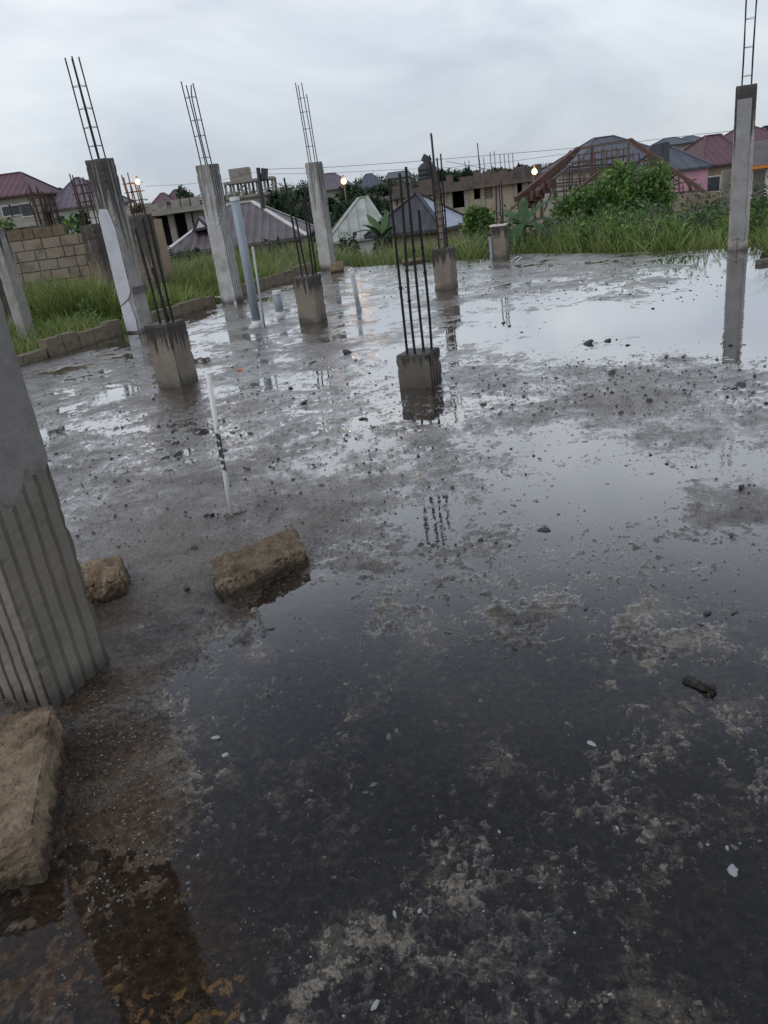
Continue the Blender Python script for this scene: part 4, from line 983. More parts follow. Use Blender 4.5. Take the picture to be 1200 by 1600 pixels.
def palm(label, px, py, Y, h, L_, n_, seed, mat='leaf_far'):
    p = at(px, py, Y); z0 = tz(p.x, Y); t_ = thing('palm', label, 'palm', (p.x, Y, z0)); rr = random.Random(seed)
    a = MB(); a.tube([(0, 0, -.1), (0, 0, h)], [.12, .09], 8); a.build('trunk', M['bark'], t_)
    for i in range(n_):
        az_ = rr.uniform(0, 6.28); el = rr.uniform(.9, 1.45); v = []; f = []; p_ = Vector((0, 0, h)); ang = el
        for s_ in range(12):
            d = Vector((math.cos(az_) * math.cos(ang), math.sin(az_) * math.cos(ang), math.sin(ang))); nx = p_ + d * L_ / 12
            sdv = Vector((-math.sin(az_), math.cos(az_), 0)); ww = L_ * .22 * math.sin(math.pi * (s_ + 1.5) / 14)
            for sg in (-1, 1):
                b0 = len(v); tip = p_ + sdv * sg * ww + d * ww * .9 - Vector((0, 0, ww * .3)); v += [p_, p_ + d * L_ * .03, tip]; f.append((b0, b0 + 1, b0 + 2))
            b0 = len(v); v += [p_ - sdv * .012, p_ + sdv * .012, nx + sdv * .01, nx - sdv * .01]; f.append((b0, b0 + 1, b0 + 2, b0 + 3))
            p_ = nx; ang -= rr.uniform(.03, .08)
        o = link_mesh('frond', v, f, M[mat], t_); at_ = o.data.attributes.new('tone', 'FLOAT', 'POINT'); at_.data.foreach_set('value', [rr.uniform(.2, .8)] * len(v))
p = at(268, 385, 28); palm('young feathery palm left of the long brown roof', 270, 388, 28, .5, 1.35, 16, 5)
palm('small dark palm tuft before the brown roof, right of the utility pole', 437, 380, 27, .5, .9, 9, 6, 'leaf_dark')

# ------------------------------------------------------------------ block wall, old posts, rebar bundles (left)
wa, wb = Vector(WALL[0]), Vector(WALL[1])
t_ = thing('block_wall', 'unfinished sandcrete block wall with broken stepped end, left of the slab', 'wall', (wa.x, wa.y, 0), math.atan2((wb - wa).y, (wb - wa).x))
Lw = (wb - wa).length; bh = .222; bwid = .40
back = MB(); bl = MB(); tb_ = MB(); rr = random.Random(8)
for r_i in range(9):
    z0 = -.30 + r_i * bh; endx = Lw - [0.0, .0, .0, .1, .0, .15, .05, .3, .35][r_i]
    if r_i == 8: endx = Lw - .70
    back.box(endx / 2, 0, z0 + bh / 2, endx, .10, bh - .001, 0)
    x = -.2 * (r_i % 2)
    while x < endx - .08:
        ww = bwid * rr.choice([1, 1, 1, .55]); x1 = min(x + ww, endx)
        tgt = tb_ if r_i == 8 else bl
        tgt.box((x + x1) / 2, rr.uniform(-.004, .004), z0 + bh / 2 + rr.uniform(-.004, .004), x1 - x - .02, .13, bh - .02, rr.uniform(-.01, .01), 0, rr.uniform(-.015, .015))
        x = x1
back.build('mortar_joints', M['mortar'], t_); bl.build('block_course', M['wallblock'], t_); tb_.build('coping_block', M['wallblock_top'], t_)
def old_post(label, px0, py0, px1, py1, Y, wd, name='concrete_post', cage=None, mat='oldpost', seed=1, cat='post'):
    """post from its top pixel down to its foot on the ground at distance Y"""
    pt_, pb = at(px0, py0, Y), at(px1, py1, Y); x = pb.x; z0 = tz(x, Y) - .05; h = pt_.z - z0
    t2 = thing(name, label, cat, (x, Y, z0), TH)
    shaft('shaft', wd, h, (0, 0, 0, 0), M[mat], t2, seed, step=.06, rough=.006)
    if cage:
        n_, zt, sp_ = cage; ztop = at(px0, zt, Y).z - z0
        r2 = random.Random(seed)
        for i in range(n_):
            a = i * 6.28 / n_; rebar(t2, math.cos(a) * sp_, math.sin(a) * sp_, h - .05, ztop + r2.uniform(-.12, .1), .012, (r2.uniform(-.06, .02), 0), 'rebar_rust')
        k2 = 0; zz = h + .12
        while zz < ztop - .1: stirrup(t2, [(-sp_, -sp_, zz), (sp_, -sp_, zz), (sp_, sp_, zz), (-sp_, sp_, zz)], .006, 'rebar_rust'); zz += .16
    return t2
old_post('stained old post at the ragged end of the block wall, rebar cage on top', 148, 350, 172, 465, 17.3, .36, cage=(8, 275, .16), seed=3)
old_post('brown streaked post behind the plastered column with a lit bulb in its rebar cage', 226, 335, 240, 430, 17.0, .34, cage=(7, 273, .14), seed=4)
old_post('narrow dark post right of the ragged wall end', 178, 350, 195, 455, 18.6, .25, seed=6)
old_post('thin leaning concrete post nearest the left edge, in the grass', 0, 358, 44, 527, 12.3, .19, seed=7, mat='column_dark')
old_post('pale concrete post cut by the left edge behind another post', -14, 372, 25, 500, 13.9, .19, seed=9, mat='stump')
old_post('post hidden behind the wall, carrying the left of two close rebar cages', 70, 352, 75, 380, 19.5, .25, cage=(7, 293, .13), seed=10)
old_post('post hidden behind the wall, carrying the right of two close rebar cages', 91, 350, 96, 380, 19.6, .25, cage=(7, 298, .12), seed=12)
a = MB(); w0 = at(186, 345, 18.3); w1 = at(232, 338, 18.3); a.box((w0.x + w1.x) / 2, 18.3, .6, w1.x - w0.x + .5, .14, 1.9)
tag(a.build('block_wall', M['beige']), 'dark weathered wall piece between the two streaked old posts', 'wall')
a = MB(); a.beam((-7.6, 15.6, -.16), (-5.6, 16.1, -.16), .2, .22); tag(a.build('foundation_strip', M['kerb']), 'low foundation strip in the grass before the block wall', 'kerb')
a = MB(); a.beam((-7.9, 12.9, -.14), (-6.7, 13.4, -.14), .2, .25); tag(a.build('foundation_strip', M['kerb']), 'short brown foundation strip at the far left edge in the grass', 'kerb')
def bulb(label, px, py, Y, r, mat='lamp', pole=None):
    p = at(px, py, Y); t2 = thing('lit_lamp', label, 'lamp', p)
    a = MB(); pts = []; n_ = 10
    a.tube([(0, 0, -r), (0, 0, -r * .7), (0, 0, 0), (0, 0, r * .7), (0, 0, r)], [r * .2, r * .75, r, r * .7, r * .25], 10); a.build('glowing_bulb', M[mat], t2, smooth=True)
    a = MB(); a.tube([(0, 0, r * 1.0), (0, 0, r * 1.9)], r * .35, 8); a.build('socket', M['metal_dark'], t2)
    ld = bpy.data.lights.new('bulb_light', 'POINT'); ld.energy = 900 * r * r * 4; ld.color = (1, .55, .22); ld.shadow_soft_size = r
    lo = bpy.data.objects.new('bulb_light', ld); col.objects.link(lo); lo.parent = t2; lo.location = (0, -r * 1.6, 0)
    if pole is not None:
        a = MB(); a.tube([(0, r * 2, r * 1.8), (0, r * 2, -pole)], r * .3, 6); a.beam((0, r * 2, r * 1.8), (0, 0, r * 1.8), r * .3, r * .3); a.build('lamp_pole', M['metal_dark'], t2)
    return t2
bulb('lit bulb hanging in the rebar cage at the left', 215, 284, 17.0, .055, 'lamp_pale')
bulb('warm lit lamp in front of the purple roof behind the farthest column', 537, 283, 100, .36, pole=3)
bulb('warm lit lamp at the right end of the long unfinished house', 835, 268, 52, .19, pole=3)
bulb('warm lit lamp among the grey roofs, right of the roof frame', 1092, 226, 70, .22, pole=3)
bulb('warm lit lamp over the orange fascia at the right edge', 1180, 237, 42, .17, pole=1.5)

# ------------------------------------------------------------------ houses
def hip_house(name, label, xl, yl, xr, yr, ya, Y, depth, roofm, wallm, ridge=.3, wh=2.6, rot=0, over=.4, wins=(), door=None, apexx=.5, white_hips=False, W_=None, right_mat=None, arches=False, group=None, eave_drop=.12, zb=None, run_across=True):
    """(xl,yl)-(xr,yr) eave ends and ya apex height in photo pixels at distance Y; depth in metres"""
    a, b_ = at(xl, yl, Y), at(xr, yr, Y); W = b_.x - a.x; ze = (a.z + b_.z) / 2; xm = (xl + xr) / 2
    za = at(xm, ya + (xm - 600) * 0, Y + depth / 2 * 0).z; cx = (a.x + b_.x) / 2; W = W_ or W; zg = (ze - wh) if zb is None else zb
    t2 = thing(name, label, 'house', (cx, Y + depth / 2, zg), rot, group); H = ze - zg; hr = za - ze
    w_, d_ = W / 2, depth / 2; wl_, dl_ = w_ - over, d_ - over
    wb_ = MB(); wb_.box(0, 0, H / 2 - .4, 2 * wl_, 2 * dl_, H + .8 - .02); wb_.build('wall', M[wallm], t2)
    rx = ridge * w_; ax_ = (apexx - .5) * 2 * w_
    E_ = [(-w_, -d_, H), (w_, -d_, H), (w_, d_, H), (-w_, d_, H)]; T_ = [(ax_ - rx, 0, H + hr), (ax_ + rx, 0, H + hr)]
    v = []; f = []; run = []
    def face(pts, ax2):
        b0 = len(v)
        for p_ in pts: v.append(p_); run.append(p_[ax2])
        f.append(tuple(range(b0, b0 + len(pts))))
    face([E_[0], E_[1], T_[1], T_[0]], 0); face([E_[2], E_[3], T_[0], T_[1]], 0); face([E_[3], E_[0], T_[0]], 1)
    if not right_mat: face([E_[1], E_[2], T_[1]], 1)
    face([(x, y, z - .06) for x, y, z in E_[::-1]], 0)
    for i in range(4):
        p1, p2 = E_[i], E_[(i + 1) % 4]; face([(p1[0], p1[1], H - eave_drop), (p2[0], p2[1], H - eave_drop), p2, p1], 0)
    ro_ = link_mesh('roof', v, f, M[roofm], t2); at_ = ro_.data.attributes.new('run', 'FLOAT', 'POINT'); at_.data.foreach_set('value', run)
    if right_mat:
        rs_ = link_mesh('lit_tone_slope', [E_[1], E_[2], T_[1]], [(0, 1, 2)], M[right_mat], t2); at_ = rs_.data.attributes.new('run', 'FLOAT', 'POINT'); at_.data.foreach_set('value', [E_[1][1], E_[2][1], T_[1][1]])  # lit side of the roof given as a paler colour
    rc_ = MB()
    for p_, q_ in ((E_[0], T_[0]), (E_[1], T_[1]), (E_[2], T_[1]), (E_[3], T_[0])): rc_.beam(Vector(p_) + Vector((0, 0, .02)), Vector(q_) + Vector((0, 0, .02)), .16, .05)
    if rx > .01: rc_.beam(Vector(T_[0]) + Vector((0, 0, .02)), Vector(T_[1]) + Vector((0, 0, .02)), .2, .06)
    rc_.build('ridge_cap', M['white'] if white_hips else M[roofm], ro_)
    y_ = -dl_
    for (fx, fz, fw, fh) in wins:
        X_, Z_ = fx * wl_, fz * H
        fr_ = MB(); fr_.box(X_, y_ - .02, Z_, fw + .16, .06, fh + .16); fo_ = fr_.build('window', M['white'], t2)
        g_ = MB(); g_.box(X_, y_ - .055, Z_, fw, .02, fh); g_.build('pane', M['glass'], fo_)
    if door:
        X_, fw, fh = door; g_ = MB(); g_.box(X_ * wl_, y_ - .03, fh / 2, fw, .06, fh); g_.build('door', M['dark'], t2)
    return t2, W, H, hr, wl_, dl_
h1 = hip_house('tiled_house', 'two storey cream house with dark red roof, cut by the left edge', -60, 312, 52, 304, 268, 60, 7, 'roof_red', 'cream', .3, 4.2, wins=((.78, .75, .8, .8), (.40, .77, .6, .6), (.1, .77, .6, .6)))
# flat near-black arches on the ground floor, shade of the openings put into colour
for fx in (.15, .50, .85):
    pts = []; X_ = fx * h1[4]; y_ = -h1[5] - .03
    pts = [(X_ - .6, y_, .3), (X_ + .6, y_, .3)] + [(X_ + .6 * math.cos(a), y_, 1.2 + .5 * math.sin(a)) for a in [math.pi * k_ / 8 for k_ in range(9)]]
    a = MB(); a.poly(pts, .03); a.build('arch_shade_panel', M['dark'], h1[0])
a = MB(); a.box(0, -h1[5] - .12, 2.1, 2 * h1[4] + .1, .25, .12); a.build('string_course', M['cream'], h1[0])
hip_house('hip_roofed_house', 'house with a steep purple brown roof and white gable mark, left background', 66, 328, 168, 318, 273, 62, 8, 'roof_purple', 'white', .06, 2.0, apexx=.38, wins=((-.7, .55, .7, .8), (.05, .55, .7, .7)))
hip_house('hip_roofed_house', 'low slate roofed house between the red roof and the purple brown roof', 36, 318, 92, 312, 294, 78, 8, 'roof_slate', 'cream', .4, 2.2)
hip_house('hip_roofed_house', 'left of two small red roofs over the flat concrete roof', 236, 319, 262, 316, 301, 105, 6, 'roof_red', 'cream', .2, 2.4)
hip_house('hip_roofed_house', 'right of two small red roofs, beside the pointed dark tree', 254, 316, 296, 312, 295, 112, 6, 'roof_red', 'cream', .3, 2.4)
hb = hip_house('hip_roofed_house', 'long low brown roof with white hip lines behind the grooved column', 252, 398, 480, 368, 318, 31, 8, 'roof_brown', 'cream', .18, 1.6, white_hips=True, over=.3)
# dormer on the brown roof
p = at(312, 349, 32.0); d_ = thing('dormer_holder', '', '')
bpy.data.objects.remove(d_)
t2 = hb[0]; lx = p.x - t2.location.x; lz = p.z - t2.location.z; ly = p.y - t2.location.y
a = MB(); a.poly([(lx - .38, ly, lz - .28), (lx + .38, ly, lz - .22), (lx, ly, lz + .25)], .9); dm = a.build('dormer', M['roof_dark'], t2)
a = MB(); a.poly([(lx - .16, ly - .012, lz - .17), (lx + .18, ly - .012, lz - .14), (lx, ly - .012, lz + .10)], .01); a.build('dormer_window', M['white'], dm)
hip_house('hip_roofed_house', 'pale whitish roof low behind the farthest tall column', 508, 380, 612, 366, 310, 40, 6, 'roof_white', 'white', .12, 1.2, apexx=.66, over=.2)
hip_house('hip_roofed_house', 'distant purple roof just right of the farthest tall column', 484, 297, 556, 294, 269, 120, 9, 'roof_purple', 'cream', .25, 2.4, apexx=.45)
hip_house('hip_roofed_house', 'distant grey gabled roof right of the lamp lit purple roof', 558, 294, 602, 290, 270, 135, 9, 'roof_slate', 'cream', .2, 2.4)
hip_house('hip_roofed_house', 'distant flat grey roof left of the black water tank', 606, 278, 645, 275, 267, 140, 9, 'roof_slate', 'greywall', .8, 2.4)
hip_house('roofed_hut', 'hut with a dark pyramid roof, its lit right slope painted pale grey', 582, 372, 741, 347, 301, 31.5, 3.2, 'roof_dark', 'beige', .02, 2.2, over=.35, rot=R(-30), W_=3.45, right_mat='roof_lit_tone')
hip_house('hip_roofed_house', 'large slate purple roof behind the collapsed roof frame', 898, 268, 1062, 240, 206, 62, 12, 'roof_slate', 'cream', .2, 3.0, apexx=.52)
hip_house('hip_roofed_house', 'dark grey roof with a pink wall, right of the roof frame', 1032, 270, 1114, 256, 226, 50, 6, 'roof_slate', 'pink', .35, 2.2, apexx=.4, over=.2)
a = MB(); q1 = at(1012, 268, 40); q2 = at(1046, 226, 40)
v = [at(1012, 236, 40), at(1020, 226, 40), at(1046, 221, 40), at(1046, 262, 40), at(1012, 272, 40)]
o = link_mesh('metal_sheeting', v + [p_ + Vector((0, .06, 0)) for p_ in v], [(4, 3, 2, 1, 0), (5, 6, 7, 8, 9)] + [(i, (i + 1) % 5, (i + 1) % 5 + 5, i + 5) for i in range(5)], M['roof_slate']); q_ = o.data.attributes.new('run', 'FLOAT', 'POINT'); q_.data.foreach_set('value', [p_.x for p_ in v] * 2)
tag(o, 'upright grey corrugated sheeting panel behind the right rafter', 'sheeting')
hip_house('hip_roofed_house', 'distant bluish roof at the foot of the sky, left one of two', 1046, 226, 1086, 221, 212, 105, 8, 'roof_slate', 'cream', .4, 2.4)
hip_house('hip_roofed_house', 'distant bluish roof behind the lamp at the right', 1078, 223, 1112, 219, 210, 115, 8, 'roof_slate', 'cream', .4, 2.4)
hip_house('hip_roofed_house', 'red roofed house just left of the tall right hand column', 1096, 262, 1178, 248, 207, 55, 8, 'roof_red', 'beige', .3, 2.4, apexx=.7, over=.3, wins=((-.6, .5, 1.0, .9),))
hip_house('hip_roofed_house', 'red roof peeking out right of the tall right hand column', 1160, 222, 1225, 212, 192, 85, 8, 'roof_red', 'cream', .3, 2.4)
# veranda house at the right edge
p = at(1168, 262, 38); q = at(1245, 246, 38)
vh = thing('veranda_house', 'veranda with white posts and an orange fascia at the right edge', 'house', (p.x, 38, p.z - 2.4))
Wv = q.x - p.x; a = MB(); a.box(Wv / 2, .2, 2.36, Wv + .4, .5, .14); a.build('fascia', M['orange'], vh)
a = MB(); a.box(Wv / 2, 2.2, 1.2, Wv + .3, .2, 2.3); a.build('wall', M['greywall'], vh)
for i in range(4): a = MB(); a.tube([(.3 + i * .8, .25, .3), (.3 + i * .8, .25, 2.28)], .1, 8); a.build('veranda_post', M['white'], vh)
a = MB(); a.box(Wv / 2, .2, .15, Wv + .3, .3, .7); a.build('parapet', M['greywall'], vh)
a = MB(); a.poly([(-.3, 0, 2.45), (Wv + .3, 0, 2.45), (Wv + .1, 2.5, 3.5), (.6, 2.5, 3.5)], .08); o = a.build('roof', M['roof_brown'], vh)

# long unfinished house
UY = 56; uL = at(618, 352, UY); uR = at(846, 300, UY)
ub = thing('unfinished_house', 'long unfinished flat roofed house with black openings and stained parapet, centre background', 'house', (uL.x, UY, 0), 0)
def ulx(px): return at(px, 300, UY).x - uL.x
def uz(px, py): return at(px, py, UY).z
Wu = uR.x - uL.x; ztop = (uz(640, 277) + uz(840, 262)) / 2; zfl = ztop - 4.4
slabz = ztop - 1.0
# wall strips between openings
ops = [(706, 729, 292, 326, 'd'), (740, 750, 288, 312, 'w'), (756, 769, 287, 311, 'louvre'), (807, 816, 281, 306, 'd'), (826, 832, 278, 300, 'w'), (617, 640, 306, 330, 'louvre'), (672, 690, 300, 318, 'w')]
bx = []
for (x0, x1, y0, y1, kd) in ops:
    bx.append((ulx(x0), ulx(x1), uz(x0, y1), uz(x1, y0), kd))
bx.sort(); cur = 0; wbm = MB()
for (x0, x1, z0, z1, kd) in bx:
    if x0 > cur: wbm.box((cur + x0) / 2, 0, (zfl + slabz) / 2, x0 - cur, .2, slabz - zfl)
    wbm.box((x0 + x1) / 2, 0, (z1 + slabz) / 2, x1 - x0, .2, slabz - z1); wbm.box((x0 + x1) / 2, 0, (zfl + z0) / 2, x1 - x0, .2, z0 - zfl); cur = x1
wbm.box((cur + Wu) / 2, 0, (zfl + slabz) / 2, Wu - cur, .2, slabz - zfl)
wbm.box(.1, 2.2, (zfl + slabz) / 2, .2, 4.0, slabz - zfl); wbm.box(Wu - .1, 2.2, (zfl + slabz) / 2, .2, 4.0, slabz - zfl); wbm.box(Wu / 2, 4.3, (zfl + slabz) / 2, Wu, .2, slabz - zfl)
wbm.build('wall', M['ubwall'], ub)
a = MB(); a.box(Wu / 2, 2.1, zfl + .1, Wu - .5, 3.6, .2); a.box(Wu / 2, 3.6, (zfl + slabz) / 2, Wu - .6, .2, slabz - zfl - .3); a.build('room_shade_panels', M['dark'], ub)  # black floor and back panel paint the rooms' shade
for (x0, x1, z0, z1, kd) in bx:
    if kd == 'louvre':
        a = MB(); n_ = 9
        for k_ in range(n_): a.box((x0 + x1) / 2, .02, z0 + (z1 - z0) * (k_ + .5) / n_, x1 - x0 - .01, .1, (z1 - z0) / n_ * .55)
        a.build('louvre_blocks', M['roof_slate'] if False else M['greywall'], ub)
a = MB(); a.box(Wu / 2, 2.0, slabz + .1, Wu + .5, 5.0, .22); a.build('roof_slab', M['stainband'], ub)
a = MB(); rr = random.Random(3)
for k_ in range(22):
    x0 = Wu * k_ / 22; hh = rr.uniform(.5, .9) if k_ not in (3, 9) else .35
    a.box(x0 + Wu / 44, -.25 + .001 * k_, slabz + .21 + hh / 2, Wu / 22 - .01, .16, hh)
a.build('parapet', M['stainband'], ub)
for k_ in range(9):
    x0 = Wu * (k_ + .4) / 9; a = MB(); a.box(x0, -.14, (zfl + slabz) / 2, .26, .1, slabz - zfl); a.build('pilaster', M['greywall'], ub)
for px, py in ((758, 245), (775, 236), (790, 240), (803, 239), (735, 250), (648, 268)):
    x0 = ulx(px); zt = uz(px, py)
    c_ = MB()
    for dx, dy in ((-.14, -.1), (.14, -.1), (.14, .1), (-.14, .1)): c_.tube([(x0 + dx, .3 + dy, slabz + .2), (x0 + dx - .05, .3 + dy, zt)], .014, 4)
    c_.build('rebar_cage', M['rebar'], ub)
p = at(664, 252, UY + 2); tk = thing('water_tank', 'black round plastic water tank on the roof of the unfinished house', 'water tank', (p.x, UY + 1.2, slabz + .21))
ht = p.z - slabz - .21; a = MB(); prof = [(.22, .60), (.30, .64), (.34, .61), (.45, .64), (.49, .61), (.60, .64), (.64, .61), (.74, .63), (.82, .58), (.90, .42), (.96, .2)]
a.tube([(0, 0, ht * q) for q, _ in prof], [x for _, x in prof], 20); a.build('tank_body', M['tank'], tk, smooth=False)
a = MB(); a.tube([(0, 0, ht * .96), (0, 0, ht)], .2, 12); a.build('lid', M['tank'], tk)
a = MB()
for sx in (-.35, .35):
    for sy in (-.35, .35): a.box(sx, sy, ht * .125, .1, .1, ht * .25)
a.box(0, 0, ht * .235, 1.0, 1.0, .06); a.build('stand', M['metal_dark'], tk)
p = at(752, 222, UY); q = at(752, 250, UY); a = MB(); a.tube([(0, 0, 0), (-.05, 0, p.z - slabz - .2)], .035, 6)
tag(a.build('thin_pole', M['metal_dark'], loc=(q.x, UY + .8, slabz + .2)), 'thin bare pole standing on the roof of the unfinished house', 'pole')

# flat concrete building at the left background
FY = 40; f0 = at(182, 345, FY); f1 = at(345, 318, FY)
fb = thing('unfinished_house', 'flat roofed raw concrete building behind the young palm, left background', 'house', (f0.x, FY, 0))
Wf = f1.x - f0.x; zt = at(265, 326, FY).z; a = MB(); a.box(Wf / 2, 2.5, zt - .12, Wf + .4, 5.6, .22); a.build('roof_slab', M['greywall'], fb)
for k_ in range(7): a = MB(); a.box(Wf * k_ / 6, .3, zt - 1.5, .28, .28, 2.5); a.build('support_column', M['greywall'], fb)
a = MB(); a.box(Wf / 2, 4.5, zt - 1.5, Wf, .2, 2.5); a.build('rear_wall', M['greywall'], fb); a = MB()
a.box(Wf * .85, .32, zt - 1.5, Wf * .28, .2, 2.5); a.box(Wf * .5, .32, zt - 2.2, Wf, .18, 1.1); a.build('wall', M['greywall'], fb)
a = MB(); a.box(Wf / 2, 3.8, zt - 1.4, Wf - .3, .1, 2.2); a.build('room_shade_panels', M['dark'], fb)  # black panel paints the shade under the roof slab
a = MB(); rr = random.Random(6)
for k_ in range(8):
    a = MB(); a.box(Wf * (.25 + .1 * k_), .1 + rr.uniform(0, 1.5), zt + .16, Wf * .08, .2, rr.uniform(.2, .5)); a.build('parapet_piece', M['greywall'], fb)
# elevated concrete skeleton
EY_ = 74; g0 = at(352, 292, EY_); g1 = at(425, 282, EY_)
sk = thing('stilted_building', 'bare two level concrete frame on stilts on the skyline behind the grooved column', 'building', (g0.x, EY_, 0))
We = g1.x - g0.x; zt = at(390, 282, EY_).z; zb_ = at(390, 306, EY_).z; zg = tz(g0.x, EY_)
a = MB(); a.box(We / 2, 1.8, zt, We + .2, 4.2, .22); a.build('upper_slab', M['greywall'], sk)
a = MB(); a.box(We * .45, 1.8, zb_, We * .95, 4.2, .22); a.build('lower_slab', M['greywall'], sk)
for k_ in range(7):
    for yy in (.1, 3.4):
        a = MB(); x0 = We * k_ / 6; zl = zb_ if (k_ < 6) else zg; a.box(x0, yy, (zt + zb_) / 2, .20, .2, zt - zb_); a.build('support_column', M['greywall'], sk)
a = MB(); a.box(We * .45, 1.8, (zb_ + zg) / 2 - .1, We * .9, 3.8, zb_ - zg); a.build('wall', M['greywall'], sk)
a = MB(); a.box(We * .32, 1.5, zt + .62, We * .42, 2, 1.0); a.build('roof_room', M['greywall'], sk)
a = MB(); a.beam((0.4, .2, zb_), (We * .5, .2, zt), .25, .12); a.beam((We * .85, .2, zb_ + .3), (We * 1.02, .2, zb_ + .5), .3, .1); a.build('stair_flight', M['greywall'], sk)

# ruin wall at the right
RY = 26; r0 = at(1040, 330, RY); r1 = at(1117, 320, RY); zt = at(1080, 312, RY).z
rw = thing('ruined_hut', 'roofless beige block hut under the right end of the roof frame', 'ruin', (r0.x, RY, tz(r0.x, RY)))
Wr = r1.x - r0.x; H = zt - tz(r0.x, RY); a = MB(); a.box(Wr / 2, 0, H / 2 - .2, Wr, .2, H + .4); a.box(Wr - .1, 1.4, H / 2 - .2, .2, 2.58, H + .4); a.box(.1, 1.4, H / 2 - .25, .2, 2.58, H + .3)
for k_ in range(5): a.box(Wr * (.12 + .2 * k_), 0.001, H + .08, Wr * .14, .18, .12 + .06 * (k_ % 3))
a.build('wall', M['beige'], rw)
a = MB(); a.box(Wr * .22, -.11, H * .42, Wr * .42, .06, .07); a.build('ledge', M['stainband'], rw)
a = MB(); w0 = at(905, 345, 24); w1 = at(1040, 325, 24); zt = at(970, 352, 24).z; a.box((w0.x + w1.x) / 2 + .3, 25.2, zt - .7, (w1.x - w0.x), .2, 1.6)
tag(a.build('low_wall', M['beige']), 'low beige wall half hidden behind the bushes', 'wall')

# collapsed roof frame
TY = 27
tf = thing('collapsed_roof_frame', 'skeleton of a bare hipped roof of rusty brown timbers, right background', 'roof frame', (at(905, 300, TY).x, TY, 0))
ox = tf.location.x
def tm(name, x0, y0, x1, y1, Y0=TY, Y1=None, w=.09, mat='wood'):
    p_ = at(x0, y0, Y0); q_ = at(x1, y1, Y1 if Y1 is not None else Y0); off = Vector((ox, TY, 0))
    a = MB(); a.beam(p_ - off, q_ - off, w * .6, w * .8); a.build(name, M[mat], tf)
tm('ridge_beam', 903, 233, 985, 218, 29, 29, .11); tm('rafter', 903, 233, 806, 312, 29, 26, .20, 'wood_red'); tm('rafter', 897, 240, 812, 322, 28.8, 26, .22, 'wood_red'); tm('rafter', 888, 262, 838, 300, 28, 26, .10)
tm('rafter', 985, 218, 1118, 312, 29, 26, .14, 'wood_red'); tm('rafter', 987, 224, 1050, 270, 30, 29, .08); tm('rafter', 860, 330, 937, 268, 25, 28, .12, 'wood_red'); tm('rafter', 892, 236, 845, 300, 30, 32, .10)
for i, (x0, y0, x1, y1) in enumerate(((886, 245, 985, 231), (893, 256, 988, 243), (880, 262, 990, 254), (872, 272, 940, 262), (862, 288, 915, 282), (868, 300, 900, 296), (846, 296, 905, 288), (862, 318, 925, 308), (1000, 248, 1048, 262), (1010, 262, 1055, 280), (1040, 292, 1088, 280), (1045, 302, 1100, 298), (1050, 288, 1070, 272))):
    tm('purlin', x0, y0, x1, y1, 28.5 + .1 * (i % 3), None, .055, ['wood', 'wood_red', 'metal_dark'][i % 3])
for i, (x0, y0, x1, y1, w_) in enumerate(((982, 220, 982, 264, .12), (925, 229, 924, 300, .13), (862, 262, 866, 312, .07), (880, 275, 883, 330, .06), (904, 240, 906, 300, .06), (943, 232, 946, 284, .06), (963, 228, 964, 280, .05), (845, 284, 846, 340, .13), (912, 262, 918, 310, .05), (1012, 240, 1014, 280, .08), (1022, 246, 1024, 290, .10), (1060, 272, 1062, 308, .06), (1078, 282, 1080, 310, .06), (1040, 258, 1042, 345, .13), (1086, 290, 1090, 315, .08), (1108, 306, 1110, 330, .06), (932, 262, 934, 300, .06), (900, 285, 897, 340, .08), (870, 300, 871, 340, .07), (890, 258, 889, 300, .06), (1098, 300, 1104, 322, .05))):
    tm('post', x0, y0, x1, y1, 28.2 + .12 * (i % 4), None, w_, ['wood', 'wood_red', 'wood'][i % 3])
for i, (x0, y0, x1, y1) in enumerate(((850, 300, 820, 345), (812, 315, 790, 335), (838, 300, 810, 330), (868, 285, 850, 330), (1010, 242, 1022, 262), (1055, 275, 1062, 262), (903, 262, 935, 250), (1085, 300, 1075, 318), (1070, 280, 1088, 308))):
    tm('brace', x0, y0, x1, y1, 27 + .2 * (i % 3), None, .07, ['wood_red', 'wood'][i % 2])
rt = random.Random(12)
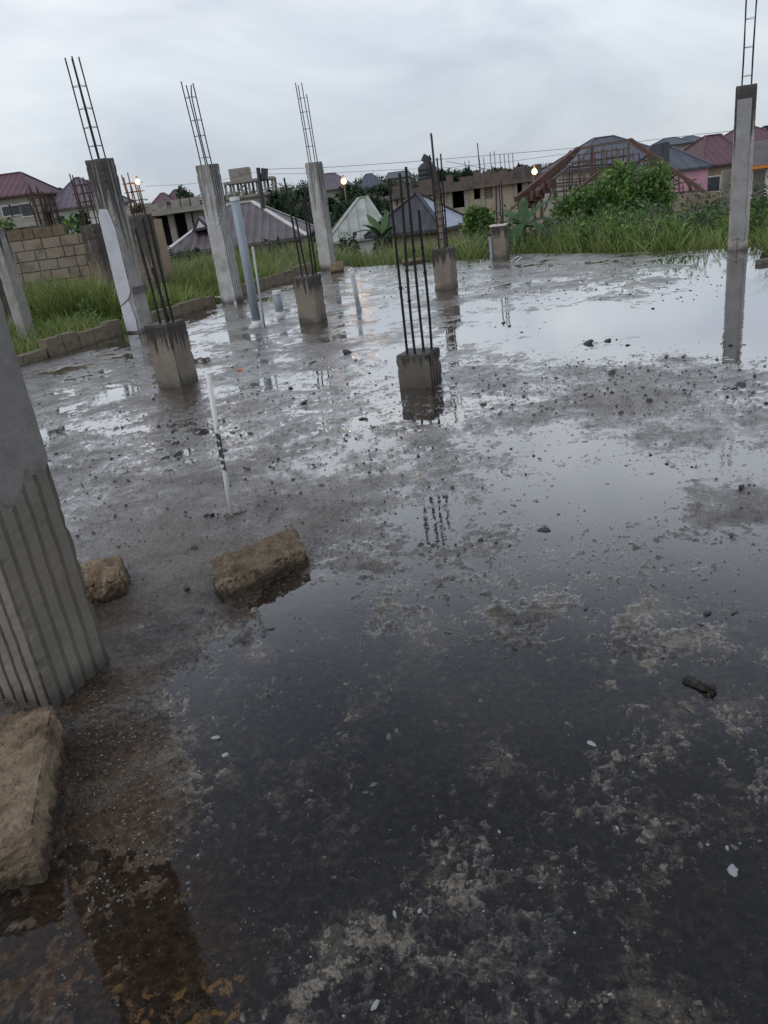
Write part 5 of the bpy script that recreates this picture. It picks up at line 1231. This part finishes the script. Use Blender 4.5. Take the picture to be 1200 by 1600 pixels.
for i in range(26):
    px = 862 + i * 8.6 + rt.uniform(-2, 2); ytop = 262 - (px - 862) * .38 if px < 903 else 236 - (px - 903) * .14 if px < 985 else 226 + (px - 985) * .70
    tm('lattice_post', px, ytop + rt.uniform(2, 8), px + rt.uniform(-3, 4), 300 - (px - 862) * .03 + rt.uniform(-6, 20), 30.6 + .2 * (i % 3), None, .055, ['wood', 'metal_dark', 'wood_red'][i % 3])
for i in range(8):
    ya = 246 + i * 9; tm('lattice_rail', 885 - i * 4 + rt.uniform(-4, 4), ya + 8, 1000 + i * 13, ya - 6 + i * 2.0, 31.5 + .1 * (i % 2), None, .05, ['wood', 'wood_red'][i % 2])
a = MB()
for i in range(6): p_ = at(812 + i * 9, 318 - i * 6, 26.3) - Vector((ox, TY, 0)); q_ = at(822 + i * 9, 326 - i * 8, 26.5) - Vector((ox, TY, 0)); a.beam(p_, q_, .12, .3)
a.build('boarding', M['wood_red'], tf)

# utility pole and wires
p = at(403, 262, 34); q = at(414, 372, 34); zb_ = tz(q.x, 34)
up_ = thing('utility_pole', 'dark leaning utility pole with a small box at its top, before the long brown roof', 'utility pole', (q.x, 34, zb_))
d = Vector((p.x - q.x, 0, p.z - zb_)); a = MB(); a.tube([(0, 0, -.2), d * .5, d], [.13, .11, .08], 8); a.build('pole_shaft', M['metal_dark'], up_)
a = MB(); a.box(d.x + .22, 0, d.z - .25, .26, .22, .4, 0, 0, .2); a.box(d.x + .12, 0, d.z - .45, .3, .06, .06); a.build('transformer_box', M['metal_dark'], up_)
def wire(label, pts, Y, r=.016):
    a = MB(); a.tube([at(x, y, Y) for x, y in pts], r, 4); tag(a.build('power_line', M['metal_dark']), label, 'power line', 'overhead power lines')
wire('upper thin power line running right from the utility pole', [(404, 265), (520, 261), (640, 253), (760, 243), (880, 233), (1000, 221), (1100, 209), (1230, 196)], 34, .011)
wire('lower thin power line, ending behind the unfinished house', [(404, 272), (500, 271), (600, 266), (700, 262), (800, 252), (900, 238)], 34.6, .009)
wire('short wire sloping from the floodlight mast to the far parapet', [(697, 252), (730, 258), (770, 266), (880, 262)], 30, .010)
wire('thin wire left of the grooved column', [(228, 291), (290, 288), (340, 283), (404, 268)], 34.3, .008)
